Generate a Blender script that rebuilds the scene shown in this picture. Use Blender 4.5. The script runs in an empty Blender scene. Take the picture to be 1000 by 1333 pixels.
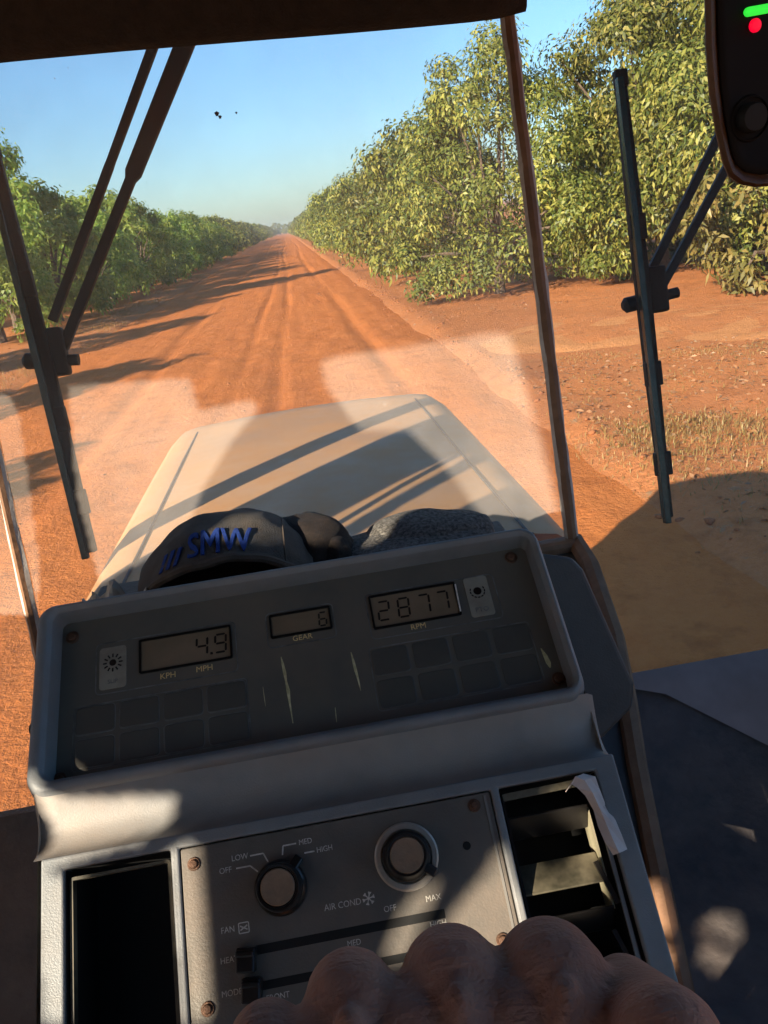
import bpy, bmesh, math, random
import numpy as np
from mathutils import Vector, Matrix
random.seed(7); RNG = np.random.default_rng(11)
R = math.radians
SC = bpy.context.scene
COL = SC.collection
EYE = 2.6                       # camera height above the soil; coordinates below are relative to the eye

# ---------------------------------------------------------------- camera
cam_d = bpy.data.cameras.new('camera'); cam = bpy.data.objects.new('camera', cam_d); COL.objects.link(cam)
roll, pitch, yaw = R(8.0), R(19.758), R(3.8475)
fw = Vector((math.sin(yaw)*math.cos(pitch), math.cos(yaw)*math.cos(pitch), -math.sin(pitch)))
rt = Vector((math.cos(yaw), -math.sin(yaw), 0)); up = rt.cross(fw)
r2 = rt*math.cos(roll) - up*math.sin(roll); u2 = up*math.cos(roll) + rt*math.sin(roll)
cam.matrix_world = Matrix(((r2.x, u2.x, -fw.x, 0), (r2.y, u2.y, -fw.y, 0), (r2.z, u2.z, -fw.z, EYE), (0, 0, 0, 1)))
cam_d.sensor_fit = 'VERTICAL'; cam_d.sensor_height = 24.0; cam_d.lens = 24.0*1060/1333
cam_d.clip_start = 0.01; cam_d.clip_end = 6000
SC.camera = cam

# ---------------------------------------------------------------- sky and sun
SUN_AZ, SUN_EL = R(47), R(21)            # shadows run 47 degrees from +X towards +Y
sun_dir = Vector((-math.cos(SUN_AZ)*math.cos(SUN_EL), -math.sin(SUN_AZ)*math.cos(SUN_EL), math.sin(SUN_EL)))
w = bpy.data.worlds.new('World'); SC.world = w; w.use_nodes = True
nt = w.node_tree; bg = nt.nodes['Background']
sk = nt.nodes.new('ShaderNodeTexSky'); sk.sky_type = 'NISHITA'; sk.sun_disc = False
sk.sun_elevation = SUN_EL; sk.sun_rotation = math.atan2(sun_dir.x, sun_dir.y)
sk.air_density = 1.2; sk.dust_density = 0.8; sk.ozone_density = 6.5
nt.links.new(sk.outputs[0], bg.inputs[0]); bg.inputs[1].default_value = 0.087
sl = bpy.data.lights.new('sun', 'SUN'); sl.energy = 4.6; sl.angle = R(0.53); sl.color = (1.0, 0.87, 0.68)
so = bpy.data.objects.new('sun', sl); COL.objects.link(so); so.rotation_euler = (-sun_dir).to_track_quat('-Z', 'Y').to_euler()
SC.view_settings.view_transform = 'Standard'; SC.view_settings.look = 'None'
SC.view_settings.exposure = 1.38; SC.view_settings.gamma = 1.0; SC.view_settings.use_curve_mapping = False
SC.render.engine = 'CYCLES'
SC.cycles.use_denoising = True; SC.cycles.use_adaptive_sampling = True; SC.cycles.adaptive_threshold = 0.02
SC.cycles.max_bounces = 5; SC.cycles.volume_bounces = 0; SC.cycles.diffuse_bounces = 3; SC.cycles.glossy_bounces = 2; SC.cycles.transmission_bounces = 3; SC.cycles.transparent_max_bounces = 16
SC.cycles.caustics_reflective = False; SC.cycles.caustics_refractive = False

# ---------------------------------------------------------------- materials
MATS = {}
def rgb(c): return (c[0], c[1], c[2], 1.0)
def mat(name, col, rough=0.6, col2=None, nscale=20.0, bump=0.0, bscale=60.0, metal=0.0, spec=0.5, dust=None, dust_amt=0.0,
        dscale=6.0, stretch=(1, 1, 1), coat=0.0):
    """principled surface: two noise-mixed tones, an optional layer of dust, fine relief"""
    m = bpy.data.materials.new(name); m.use_nodes = True; MATS[name] = m
    t = m.node_tree; p = t.nodes['Principled BSDF']; L = t.links.new
    p.inputs['Roughness'].default_value = rough; p.inputs['Metallic'].default_value = metal
    p.inputs['Specular IOR Level'].default_value = spec; p.inputs['Coat Weight'].default_value = coat
    tc = t.nodes.new('ShaderNodeTexCoord'); mp = t.nodes.new('ShaderNodeMapping'); mp.inputs['Scale'].default_value = stretch
    L(tc.outputs['Object'], mp.inputs[0])
    out = None
    if col2 is None: col2 = tuple(c*0.8 for c in col)
    n = t.nodes.new('ShaderNodeTexNoise'); n.inputs['Scale'].default_value = nscale; n.inputs['Detail'].default_value = 3
    n.inputs['Roughness'].default_value = 0.65; L(mp.outputs[0], n.inputs['Vector'])
    mx = t.nodes.new('ShaderNodeMix'); mx.data_type = 'RGBA'; mx.inputs[6].default_value = rgb(col); mx.inputs[7].default_value = rgb(col2)
    cr = t.nodes.new('ShaderNodeValToRGB'); cr.color_ramp.elements[0].position = 0.35; cr.color_ramp.elements[1].position = 0.65
    L(n.outputs[0], cr.inputs[0]); L(cr.outputs[0], mx.inputs[0]); out = mx.outputs[2]
    if dust is not None:
        n2 = t.nodes.new('ShaderNodeTexNoise'); n2.inputs['Scale'].default_value = dscale; n2.inputs['Detail'].default_value = 4
        n2.inputs['Roughness'].default_value = 0.7; L(mp.outputs[0], n2.inputs['Vector'])
        c2 = t.nodes.new('ShaderNodeValToRGB'); c2.color_ramp.elements[0].position = 0.4; c2.color_ramp.elements[1].position = 0.72
        ml = t.nodes.new('ShaderNodeMath'); ml.operation = 'MULTIPLY'; ml.inputs[1].default_value = dust_amt
        L(n2.outputs[0], c2.inputs[0]); L(c2.outputs[0], ml.inputs[0])
        m2 = t.nodes.new('ShaderNodeMix'); m2.data_type = 'RGBA'; m2.inputs[7].default_value = rgb(dust)
        L(out, m2.inputs[6]); L(ml.outputs[0], m2.inputs[0]); out = m2.outputs[2]
        rm = t.nodes.new('ShaderNodeMapRange'); rm.inputs[3].default_value = rough; rm.inputs[4].default_value = min(1, rough+0.35)
        L(ml.outputs[0], rm.inputs[0]); L(rm.outputs[0], p.inputs['Roughness'])
    L(out, p.inputs['Base Color'])
    if bump > 0:
        n3 = t.nodes.new('ShaderNodeTexNoise'); n3.inputs['Scale'].default_value = bscale; n3.inputs['Detail'].default_value = 3
        n3.inputs['Roughness'].default_value = 0.6; L(mp.outputs[0], n3.inputs['Vector'])
        b = t.nodes.new('ShaderNodeBump'); b.inputs['Strength'].default_value = 1.0; b.inputs['Distance'].default_value = bump
        L(n3.outputs[0], b.inputs['Height']); L(b.outputs[0], p.inputs['Normal'])
    return m

def soil_mat(name, c1, c2, c3, streak):
    """red laterite soil: broad tone changes, fine grain, streaks of wheel marks along the road where streak > 0"""
    m = bpy.data.materials.new(name); m.use_nodes = True; MATS[name] = m
    t = m.node_tree; p = t.nodes['Principled BSDF']; L = t.links.new; N = t.nodes.new
    p.inputs['Roughness'].default_value = 0.95; p.inputs['Specular IOR Level'].default_value = 0.1
    tc = N('ShaderNodeTexCoord')
    def noise(scale, sc=(1, 1, 1), det=6, ro=0.6):
        mp = N('ShaderNodeMapping'); mp.inputs['Scale'].default_value = sc; L(tc.outputs['Object'], mp.inputs[0])
        n = N('ShaderNodeTexNoise'); n.inputs['Scale'].default_value = scale; n.inputs['Detail'].default_value = det
        n.inputs['Roughness'].default_value = ro; L(mp.outputs[0], n.inputs['Vector']); return n.outputs[0]
    def ramp(v, a, b):
        r = N('ShaderNodeMapRange'); r.inputs[1].default_value = a; r.inputs[2].default_value = b; L(v, r.inputs[0]); return r.outputs[0]
    def mix(f, a, b):
        x = N('ShaderNodeMix'); x.data_type = 'RGBA'; L(f, x.inputs[0])
        for k, s in ((6, a), (7, b)):
            if isinstance(s, tuple): x.inputs[k].default_value = rgb(s)
            else: L(s, x.inputs[k])
        return x.outputs[2]
    big = ramp(noise(0.8, det=5), 0.38, 0.62); fine = ramp(noise(9.0, det=6, ro=0.75), 0.4, 0.7)
    c = mix(big, c1, c2); c = mix(fine, c, c3); c = mix(ramp(noise(2.6, det=6, ro=0.7), 0.52, 0.78), c, tuple(x*0.62 for x in c3))
    hgt = noise(14.0, det=5, ro=0.75)
    if streak > 0:
        st = ramp(noise(1.5, (1.3, 0.05, 1), 5, 0.55), 0.45, 0.75)
        ml = N('ShaderNodeMath'); ml.operation = 'MULTIPLY'; ml.inputs[1].default_value = streak; L(st, ml.inputs[0])
        c = mix(ml.outputs[0], c, tuple(x*0.7 for x in c1))
        ad = N('ShaderNodeMath'); ad.operation = 'ADD'; L(hgt, ad.inputs[0]); L(ml.outputs[0], ad.inputs[1]); hgt = ad.outputs[0]
    else:
        fl = ramp(noise(3.5, det=6, ro=0.85), 0.56, 0.66)
        c = mix(fl, c, (0.34, 0.22, 0.12))
    L(c, p.inputs['Base Color'])
    b = N('ShaderNodeBump'); b.inputs['Strength'].default_value = 0.9; b.inputs['Distance'].default_value = 0.05
    L(hgt, b.inputs['Height']); L(b.outputs[0], p.inputs['Normal'])
    return m

def leaf_mat(name, cols, trans=0.35):
    m = bpy.data.materials.new(name); m.use_nodes = True; MATS[name] = m
    t = m.node_tree; t.nodes.remove(t.nodes['Principled BSDF']); L = t.links.new; N = t.nodes.new
    out = t.nodes['Material Output']
    g = N('ShaderNodeNewGeometry'); cr = N('ShaderNodeValToRGB')
    e = cr.color_ramp.elements; e[0].position = 0; e[0].color = rgb(cols[0]); e[1].position = 1; e[1].color = rgb(cols[-1])
    for i, c in enumerate(cols[1:-1]):
        x = e.new((i+1)/(len(cols)-1)); x.color = rgb(c)
    L(g.outputs['Random Per Island'], cr.inputs[0])
    oi = N('ShaderNodeObjectInfo'); hs = N('ShaderNodeHueSaturation'); mr = N('ShaderNodeMapRange')
    mr.inputs[3].default_value = 0.8; mr.inputs[4].default_value = 1.2; L(oi.outputs['Random'], mr.inputs[0]); L(mr.outputs[0], hs.inputs['Value'])
    mh = N('ShaderNodeMapRange'); mh.inputs[3].default_value = 0.488; mh.inputs[4].default_value = 0.515; L(oi.outputs['Random'], mh.inputs[0]); L(mh.outputs[0], hs.inputs['Hue'])
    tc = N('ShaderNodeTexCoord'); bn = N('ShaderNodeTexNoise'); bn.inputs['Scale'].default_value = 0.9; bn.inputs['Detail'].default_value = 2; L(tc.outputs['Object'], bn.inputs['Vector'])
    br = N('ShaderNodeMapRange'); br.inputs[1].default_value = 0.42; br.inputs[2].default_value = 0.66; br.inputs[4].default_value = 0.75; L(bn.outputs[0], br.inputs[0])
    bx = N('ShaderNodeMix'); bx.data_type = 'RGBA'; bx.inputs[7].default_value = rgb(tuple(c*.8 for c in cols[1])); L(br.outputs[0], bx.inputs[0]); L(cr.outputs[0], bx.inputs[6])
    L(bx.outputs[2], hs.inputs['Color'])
    d = N('ShaderNodeBsdfPrincipled'); d.inputs['Roughness'].default_value = 0.42; d.inputs['Specular IOR Level'].default_value = 0.28
    tr = N('ShaderNodeBsdfTranslucent'); mx = N('ShaderNodeMixShader'); mx.inputs[0].default_value = trans
    L(hs.outputs[0], d.inputs['Base Color']); L(hs.outputs[0], tr.inputs['Color'])
    L(d.outputs[0], mx.inputs[1]); L(tr.outputs[0], mx.inputs[2]); L(mx.outputs[0], out.inputs[0])
    return m

def glass_mat(name, film_col, film, smear_scale=3.0, edge=None):
    """window glass under a thin film of road dust; the film scatters whatever light falls on it"""
    m = bpy.data.materials.new(name); m.use_nodes = True; MATS[name] = m
    t = m.node_tree; t.nodes.remove(t.nodes['Principled BSDF']); L = t.links.new; N = t.nodes.new
    out = t.nodes['Material Output']
    tp = N('ShaderNodeBsdfTransparent'); tp.inputs[0].default_value = (0.97, 0.985, 0.98, 1)
    gl = N('ShaderNodeBsdfGlossy'); gl.inputs['Roughness'].default_value = 0.02
    fr = N('ShaderNodeFresnel'); fr.inputs[0].default_value = 1.09
    m1 = N('ShaderNodeMixShader'); L(fr.outputs[0], m1.inputs[0]); L(tp.outputs[0], m1.inputs[1]); L(gl.outputs[0], m1.inputs[2])
    df = N('ShaderNodeBsdfDiffuse'); df.inputs[0].default_value = rgb(film_col)
    tl = N('ShaderNodeBsdfTranslucent'); tl.inputs[0].default_value = rgb(film_col)
    m2 = N('ShaderNodeMixShader'); m2.inputs[0].default_value = 0.12; L(df.outputs[0], m2.inputs[1]); L(tl.outputs[0], m2.inputs[2])
    tc = N('ShaderNodeTexCoord'); n = N('ShaderNodeTexNoise'); n.inputs['Scale'].default_value = smear_scale; n.inputs['Detail'].default_value = 4
    n.inputs['Roughness'].default_value = 0.62; L(tc.outputs['Object'], n.inputs['Vector'])
    mr = N('ShaderNodeMapRange'); mr.inputs[1].default_value = 0.35; mr.inputs[2].default_value = 0.68
    mr.inputs[3].default_value = film*0.6; mr.inputs[4].default_value = film*1.5; L(n.outputs[0], mr.inputs[0])
    fac = mr.outputs[0]
    # specks of dried mud and insects
    n2 = N('ShaderNodeTexNoise'); n2.inputs['Scale'].default_value = 95; n2.inputs['Detail'].default_value = 3; L(tc.outputs['Object'], n2.inputs['Vector'])
    n3 = N('ShaderNodeTexNoise'); n3.inputs['Scale'].default_value = 7; n3.inputs['Detail'].default_value = 4; L(tc.outputs['Object'], n3.inputs['Vector'])
    r2_ = N('ShaderNodeMapRange'); r2_.inputs[1].default_value = 0.70; r2_.inputs[2].default_value = 0.78; r2_.inputs[4].default_value = 0.30; L(n2.outputs[0], r2_.inputs[0])
    r3_ = N('ShaderNodeMapRange'); r3_.inputs[1].default_value = 0.5; r3_.inputs[2].default_value = 0.68; L(n3.outputs[0], r3_.inputs[0])
    ml = N('ShaderNodeMath'); ml.operation = 'MULTIPLY'; L(r2_.outputs[0], ml.inputs[0]); L(r3_.outputs[0], ml.inputs[1])
    ad = N('ShaderNodeMath'); ad.operation = 'ADD'; ad.use_clamp = True; L(fac, ad.inputs[0]); L(ml.outputs[0], ad.inputs[1])
    m3 = N('ShaderNodeMixShader'); L(ad.outputs[0], m3.inputs[0]); L(m1.outputs[0], m3.inputs[1]); L(m2.outputs[0], m3.inputs[2])
    L(m3.outputs[0], out.inputs[0]); return m

def cloth_mat(name, col, trans):
    m = bpy.data.materials.new(name); m.use_nodes = True; MATS[name] = m
    t = m.node_tree; t.nodes.remove(t.nodes['Principled BSDF']); L = t.links.new; N = t.nodes.new
    df = N('ShaderNodeBsdfDiffuse'); df.inputs[0].default_value = rgb(col); tl = N('ShaderNodeBsdfTranslucent'); tl.inputs[0].default_value = rgb(col)
    mx = N('ShaderNodeMixShader'); mx.inputs[0].default_value = trans; L(df.outputs[0], mx.inputs[1]); L(tl.outputs[0], mx.inputs[2]); L(mx.outputs[0], t.nodes['Material Output'].inputs[0]); return m
def emit_mat(name, col, s):
    m = bpy.data.materials.new(name); m.use_nodes = True; MATS[name] = m
    p = m.node_tree.nodes['Principled BSDF']; p.inputs['Base Color'].default_value = rgb(col)
    p.inputs['Emission Color'].default_value = rgb(col); p.inputs['Emission Strength'].default_value = s
    return m

SOIL = soil_mat('red_soil', (0.60, 0.225, 0.078), (0.55, 0.21, 0.08), (0.51, 0.178, 0.06), 0)
ROAD = soil_mat('road_dirt', (0.64, 0.215, 0.060), (0.60, 0.19, 0.050), (0.56, 0.17, 0.044), 0.28)
TRACK = soil_mat('track_dirt', (0.64, 0.285, 0.11), (0.62, 0.26, 0.098), (0.59, 0.24, 0.085), 0.15)
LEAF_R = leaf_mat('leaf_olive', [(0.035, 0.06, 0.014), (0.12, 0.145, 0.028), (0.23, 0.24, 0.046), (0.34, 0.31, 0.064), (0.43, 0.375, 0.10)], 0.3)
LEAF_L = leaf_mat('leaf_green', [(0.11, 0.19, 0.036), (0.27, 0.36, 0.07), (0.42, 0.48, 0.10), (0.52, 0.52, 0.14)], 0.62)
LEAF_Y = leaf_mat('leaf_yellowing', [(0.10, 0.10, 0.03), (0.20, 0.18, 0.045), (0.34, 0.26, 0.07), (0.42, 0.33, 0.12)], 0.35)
BARK = mat('bark', (0.16, 0.11, 0.075), 0.9, (0.09, 0.06, 0.04), 9, 0.01, 30)
GRASS = leaf_mat('dry_grass', [(0.30, 0.21, 0.07), (0.40, 0.28, 0.10), (0.26, 0.21, 0.06), (0.48, 0.34, 0.15)], 0.3)
LITTER = leaf_mat('leaf_litter', [(0.28, 0.14, 0.065), (0.36, 0.19, 0.09), (0.20, 0.10, 0.05), (0.42, 0.27, 0.15)], 0.1)
CLOD = mat('soil_clod', (0.36, 0.13, 0.045), 0.95, (0.22, 0.08, 0.03), 8, 0.01, 40)
HOOD = mat('hood_paint', (0.50, 0.275, 0.125), 0.6, (0.42, 0.225, 0.10), 2.2, 0.0008, 40, dust=(0.50, 0.235, 0.085), dust_amt=0.85, dscale=5)
BODY = mat('body_dark', (0.06, 0.055, 0.05), 0.7)
CABIN = mat('cab_trim_black', (0.022, 0.02, 0.019), 0.6, (0.035, 0.03, 0.027), 12, 0.001, 120)
SEAL = mat('rubber_seal_brown', (0.24, 0.12, 0.06), 0.65, (0.14, 0.07, 0.035), 14, 0.0015, 60, dust=(0.34, 0.19, 0.11), dust_amt=0.6, dscale=22)
SEALANT = mat('sealant_grey', (0.62, 0.56, 0.50), 0.7, (0.45, 0.38, 0.33), 40, 0.001, 90)
PLASTIC = mat('console_plastic', (0.26, 0.25, 0.235), 0.4, (0.195, 0.19, 0.183), 18, 0.00018, 900, dust=(0.36, 0.27, 0.20), dust_amt=0.45, dscale=11)
BEZEL = mat('bezel_plastic', (0.20, 0.215, 0.225), 0.42, (0.165, 0.175, 0.18), 25, 0.0003, 900, dust=(0.30, 0.25, 0.21), dust_amt=0.35, dscale=14)
PANEL = mat('panel_slate', (0.10, 0.094, 0.08), 0.45, (0.125, 0.114, 0.095), 9, 0, dust=(0.20, 0.15, 0.10), dust_amt=0.5, dscale=13)
PAD = mat('button_pad', (0.078, 0.074, 0.065), 0.38, (0.092, 0.087, 0.075), 30, 0, dust=(0.10, 0.075, 0.05), dust_amt=0.25, dscale=30)
LINE = mat('panel_line', (0.19, 0.19, 0.18), 0.5, (0.07, 0.07, 0.065), 60)
LCD = mat('lcd_glass', (0.235, 0.17, 0.11), 0.3, (0.18, 0.13, 0.08), 20, 0, dust=(0.2, 0.13, 0.08), dust_amt=0.4, dscale=25)
LCDFR = mat('lcd_frame', (0.008, 0.008, 0.008), 0.35)
INK = mat('lcd_segment', (0.012, 0.008, 0.006), 0.4)
GOLD = mat('printed_gold', (0.85, 0.62, 0.28), 0.6, (0.7, 0.5, 0.2), 300)
IVORY = mat('icon_plate', (0.30, 0.27, 0.21), 0.6, (0.23, 0.20, 0.155), 60)
SCRATCH = mat('scratch_yellow', (0.75, 0.66, 0.38), 0.7, (0.35, 0.30, 0.15), 100)
SCREW = mat('screw_rust', (0.17, 0.085, 0.05), 0.55, (0.09, 0.05, 0.03), 200, 0.0004, 600, metal=0.4)
ACP = mat('climate_plate', (0.15, 0.135, 0.115), 0.42, (0.115, 0.104, 0.09), 10, 0.0002, 700, metal=0.15, dust=(0.22, 0.165, 0.125), dust_amt=0.6, dscale=22)
ACEDGE = mat('climate_edge', (0.22, 0.205, 0.185), 0.5)
PRINT = mat('printed_pale', (0.78, 0.73, 0.64), 0.6, (0.5, 0.46, 0.4), 260)
KNOB = mat('knob_black', (0.012, 0.011, 0.011), 0.28, (0.02, 0.018, 0.016), 40)
KNOBCAP = mat('knob_cap', (0.30, 0.19, 0.115), 0.5, (0.21, 0.14, 0.09), 90, 0.0003, 500)
RING = mat('knob_ring', (0.48, 0.44, 0.38), 0.4, (0.36, 0.32, 0.27), 70, metal=0.3)
BLACK = mat('vent_black', (0.004, 0.004, 0.004), 0.8)
LOUVRE = mat('louvre', (0.05, 0.047, 0.03), 0.45, (0.04, 0.036, 0.026), 40, dust=(0.30, 0.25, 0.16), dust_amt=0.6, dscale=30)
VENTPALE = mat('vent_side_pale', (0.42, 0.38, 0.25), 0.5)
SLATE = mat('side_module', (0.050, 0.053, 0.056), 0.5, (0.032, 0.036, 0.042), 20, 0.0003, 600)
BLIND = mat('blind_fabric', (0.035, 0.022, 0.013), 0.95, (0.02, 0.013, 0.008), 60, 0.002, 350)
WIPER = mat('wiper_black', (0.007, 0.0075, 0.008), 0.6, (0.011, 0.011, 0.011), 50, spec=0.25)
RUBBER = mat('wiper_rubber', (0.018, 0.045, 0.042), 0.25, (0.03, 0.06, 0.055), 60)  # teal tone is a reflection put into the rubber's colour
CASE = mat('monitor_case', (0.10, 0.04, 0.010), 0.45, (0.07, 0.028, 0.008), 30, 0.0004, 500)
FACE = mat('monitor_face', (0.008, 0.006, 0.005), 0.7, spec=0.15)
CAPG = mat('cap_cloth', (0.085, 0.08, 0.075), 0.95, (0.06, 0.055, 0.05), 60, 0.0012, 700, dust=(0.16, 0.11, 0.07), dust_amt=0.4, dscale=25)
CAPD = mat('cap_mesh', (0.032, 0.02, 0.015), 0.9, (0.016, 0.011, 0.009), 300, 0.002, 900)
CAPB = mat('cap_bill', (0.11, 0.085, 0.065), 0.9, (0.08, 0.06, 0.045), 50, 0.0008, 600)
BLUE = mat('embroidery_blue', (0.012, 0.05, 0.28), 0.95, (0.008, 0.035, 0.18), 400, 0.0006, 900)
TOWEL = mat('towel_knit', (0.20, 0.185, 0.165), 0.95, (0.05, 0.046, 0.04), 260, 0.003, 280)
PAPER = mat('paper', (0.66, 0.58, 0.54), 0.8, (0.56, 0.48, 0.45), 40)
PAPERB = mat('paper_beige', (0.62, 0.54, 0.42), 0.8, (0.5, 0.42, 0.32), 40)
SKIN = mat('skin', (0.34, 0.15, 0.10), 0.62, (0.235, 0.10, 0.066), 38, 0.0007, 260, dust=(0.36, 0.20, 0.155), dust_amt=0.5, dscale=70)
FLOORM = mat('floor_rubber', (0.11, 0.082, 0.070), 0.5, (0.035, 0.035, 0.038), 6, 0.002, 60, dust=(0.20, 0.17, 0.15), dust_amt=0.6, dscale=9)
SILL = mat('sill_pale', (0.42, 0.33, 0.30), 0.5, (0.34, 0.265, 0.24), 8, dust=(0.22, 0.18, 0.16), dust_amt=0.5, dscale=9)
def wrinkle(m):
    t = m.node_tree; L = t.links.new; N = t.nodes.new; p = t.nodes['Principled BSDF']; b0 = [n for n in t.nodes if n.type == 'BUMP'][0]
    tc = N('ShaderNodeTexCoord'); mp = N('ShaderNodeMapping'); mp.inputs['Scale'].default_value = (55, 330, 260); L(tc.outputs['Object'], mp.inputs[0])
    n = N('ShaderNodeTexNoise'); n.inputs['Scale'].default_value = 1.0; n.inputs['Detail'].default_value = 4; n.inputs['Distortion'].default_value = .6; L(mp.outputs[0], n.inputs['Vector'])
    v = N('ShaderNodeTexVoronoi'); v.feature = 'DISTANCE_TO_EDGE'; v.inputs['Scale'].default_value = 520; L(tc.outputs['Object'], v.inputs['Vector'])
    b = N('ShaderNodeBump'); b.inputs['Distance'].default_value = .0008; L(n.outputs[0], b.inputs['Height']); L(b0.outputs[0], b.inputs['Normal'])
    c = N('ShaderNodeBump'); c.inputs['Distance'].default_value = .0003; L(v.outputs['Distance'], c.inputs['Height']); L(b.outputs[0], c.inputs['Normal']); L(c.outputs[0], p.inputs['Normal'])
    p.inputs['Subsurface Weight'].default_value = .12; p.inputs['Subsurface Radius'].default_value = (.006, .002, .001)
wrinkle(SKIN)
GLASS = glass_mat('dusty_windscreen', (0.85, 0.76, 0.69), 0.165)
CLEAR = glass_mat('clear_glass', (0.7, 0.6, 0.5), 0.0)
GLASS2 = glass_mat('clean_side_glass', (0.72, 0.62, 0.54), 0.04)

# ---------------------------------------------------------------- object helpers
BASE = {}
def tag(o, label=None, cat=None, group=None, kind=None):
    for k, v in (('label', label), ('category', cat), ('group', group), ('kind', kind)):
        if v: o[k] = v
    return o
def thing(name, base, label, cat, group=None):
    o = bpy.data.objects.new(name, None); COL.objects.link(o); o.empty_display_size = 0.05
    o.location = base; BASE[o] = Vector(base); return tag(o, label, cat, group)
def root_base(o):
    while o.parent: o = o.parent
    return BASE.get(o, Vector((0, 0, 0)))
def link(name, me, m, parent=None, base=None):
    o = bpy.data.objects.new(name, me); COL.objects.link(o)
    if m and not me.materials: me.materials.append(m)
    if parent: o.parent = parent
    elif base is not None: o.location = base; BASE[o] = Vector(base)
    return o
def put(name, bm, m, parent=None, base=None, smooth=False, bevel=0.0, seg=2, angle=35, label=None):
    """bmesh in eye coordinates -> mesh object under parent (or standing at base)"""
    b = root_base(parent) if parent else Vector(base) if base is not None else Vector((0, 0, 0))
    bmesh.ops.recalc_face_normals(bm, faces=bm.faces)
    bmesh.ops.translate(bm, verts=bm.verts, vec=-b)
    me = bpy.data.meshes.new(name); bm.to_mesh(me); bm.free()
    if smooth:
        for p in me.polygons: p.use_smooth = True
        try: me.set_sharp_from_angle(angle=R(angle))
        except Exception: pass
    o = link(name, me, m, parent, b)
    if bevel > 0:
        md = o.modifiers.new('bevel', 'BEVEL'); md.width = bevel; md.segments = seg; md.limit_method = 'ANGLE'; md.angle_limit = R(30)
        md.harden_normals = False
    if label: o['label'] = label
    return o
def piece(name, me, m, parent, M):
    """a shared mesh placed by a matrix in eye coordinates"""
    o = link(name, me, m, parent); M2 = M.copy(); M2.translation = M.translation - root_base(parent); o.matrix_local = M2; return o

def box(bm, c, s, M=None):
    c = Vector(c); vs = []
    for dx in (-.5, .5):
        for dy in (-.5, .5):
            for dz in (-.5, .5):
                v = Vector((dx*s[0], dy*s[1], dz*s[2])) + c
                vs.append(bm.verts.new(M @ v if M else v))
    for f in ((0, 1, 3, 2), (4, 6, 7, 5), (0, 4, 5, 1), (2, 3, 7, 6), (0, 2, 6, 4), (1, 5, 7, 3)):
        bm.faces.new([vs[i] for i in f])
def loops(bm, ls, closed=True, cap0=False, cap1=False):
    rows = [[bm.verts.new(p) for p in l] for l in ls]
    n = len(rows[0])
    for a, b in zip(rows[:-1], rows[1:]):
        for i in range(n if closed else n-1):
            j = (i+1) % n; bm.faces.new((a[i], a[j], b[j], b[i]))
    if cap0: bm.faces.new(rows[0][::-1])
    if cap1: bm.faces.new(rows[-1])
    return rows
def tube(bm, pts, rad, n=10, flat=1.0, ref=None):
    """swept tube with a radius per point; flat squeezes it along its second axis"""
    pts = [Vector(p) for p in pts]; ls = []
    if not hasattr(rad, '__len__'): rad = [rad]*len(pts)
    for i, p in enumerate(pts):
        d = (pts[min(i+1, len(pts)-1)] - pts[max(i-1, 0)]).normalized()
        r = Vector(ref) if ref else (Vector((0, 0, 1)) if abs(d.z) < .9 else Vector((1, 0, 0)))
        a = d.cross(r).normalized(); b = a.cross(d).normalized()
        ls.append([p + (a*math.cos(2*math.pi*k/n) + b*flat*math.sin(2*math.pi*k/n))*rad[i] for k in range(n)])
    loops(bm, ls, True, True, True)
def bar(bm, a, b, wdt, thk, nrm):
    """rectangular bar from a to b: wdt across, thk along nrm"""
    a, b, n = Vector(a), Vector(b), Vector(nrm).normalized(); d = (b-a).normalized(); s = d.cross(n).normalized(); n = s.cross(d)
    ls = [[p + s*sx*wdt/2 + n*sz*thk/2 for sx, sz in ((-1, -1), (1, -1), (1, 1), (-1, 1))] for p in (a, b)]
    loops(bm, ls, True, True, True)
def rr(u0, u1, v0, v1, r, seg=5):
    out = []
    for cu, cv, a0 in ((u1-r, v1-r, 0), (u0+r, v1-r, 90), (u0+r, v0+r, 180), (u1-r, v0+r, 270)):
        for k in range(seg+1):
            a = R(a0 + 90*k/seg); out.append((cu + r*math.cos(a), cv + r*math.sin(a)))
    return out
class Frame:
    """a tilted panel: u to the right, v up the slope, w out of the face; millimetres"""
    def __init__(s, o, v):
        s.o = Vector(o); s.u = Vector((1, 0, 0)); s.v = Vector(v).normalized(); s.n = s.u.cross(s.v)
    def __call__(s, u, v, w=0): return s.o + (s.u*u + s.v*v + s.n*w)*0.001
    def M(s, u, v, w=0, rot=0):
        a = s.u*math.cos(rot) + s.v*math.sin(rot); b = s.v*math.cos(rot) - s.u*math.sin(rot); p = s(u, v, w)
        return Matrix(((a.x, b.x, s.n.x, p.x), (a.y, b.y, s.n.y, p.y), (a.z, b.z, s.n.z, p.z), (0, 0, 0, 1)))
def ring(bm, F, u0, u1, v0, v1, r, wid, w0, w1):
    o, i = rr(u0, u1, v0, v1, r), rr(u0+wid, u1-wid, v0+wid, v1-wid, max(r-wid, .2))
    loops(bm, [[F(*p, w0) for p in o], [F(*p, w1) for p in o], [F(*p, w1) for p in i], [F(*p, w0) for p in i]])
def pad(bm, F, u0, u1, v0, v1, r, w0, w1, ch=0.4):
    o, i = rr(u0, u1, v0, v1, r), rr(u0+ch, u1-ch, v0+ch, v1-ch, max(r-ch, .2))
    loops(bm, [[F(*p, w0) for p in o], [F(*p, w1-ch*.5) for p in o], [F(*p, w1) for p in i]], True, False, True)
def lathe(bm, F, u, v, prof, n=32):
    ls = [[F(u + r*math.cos(2*math.pi*k/n), v + r*math.sin(2*math.pi*k/n), w) for k in range(n)] for r, w in prof]
    loops(bm, ls, True, False, True)
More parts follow.
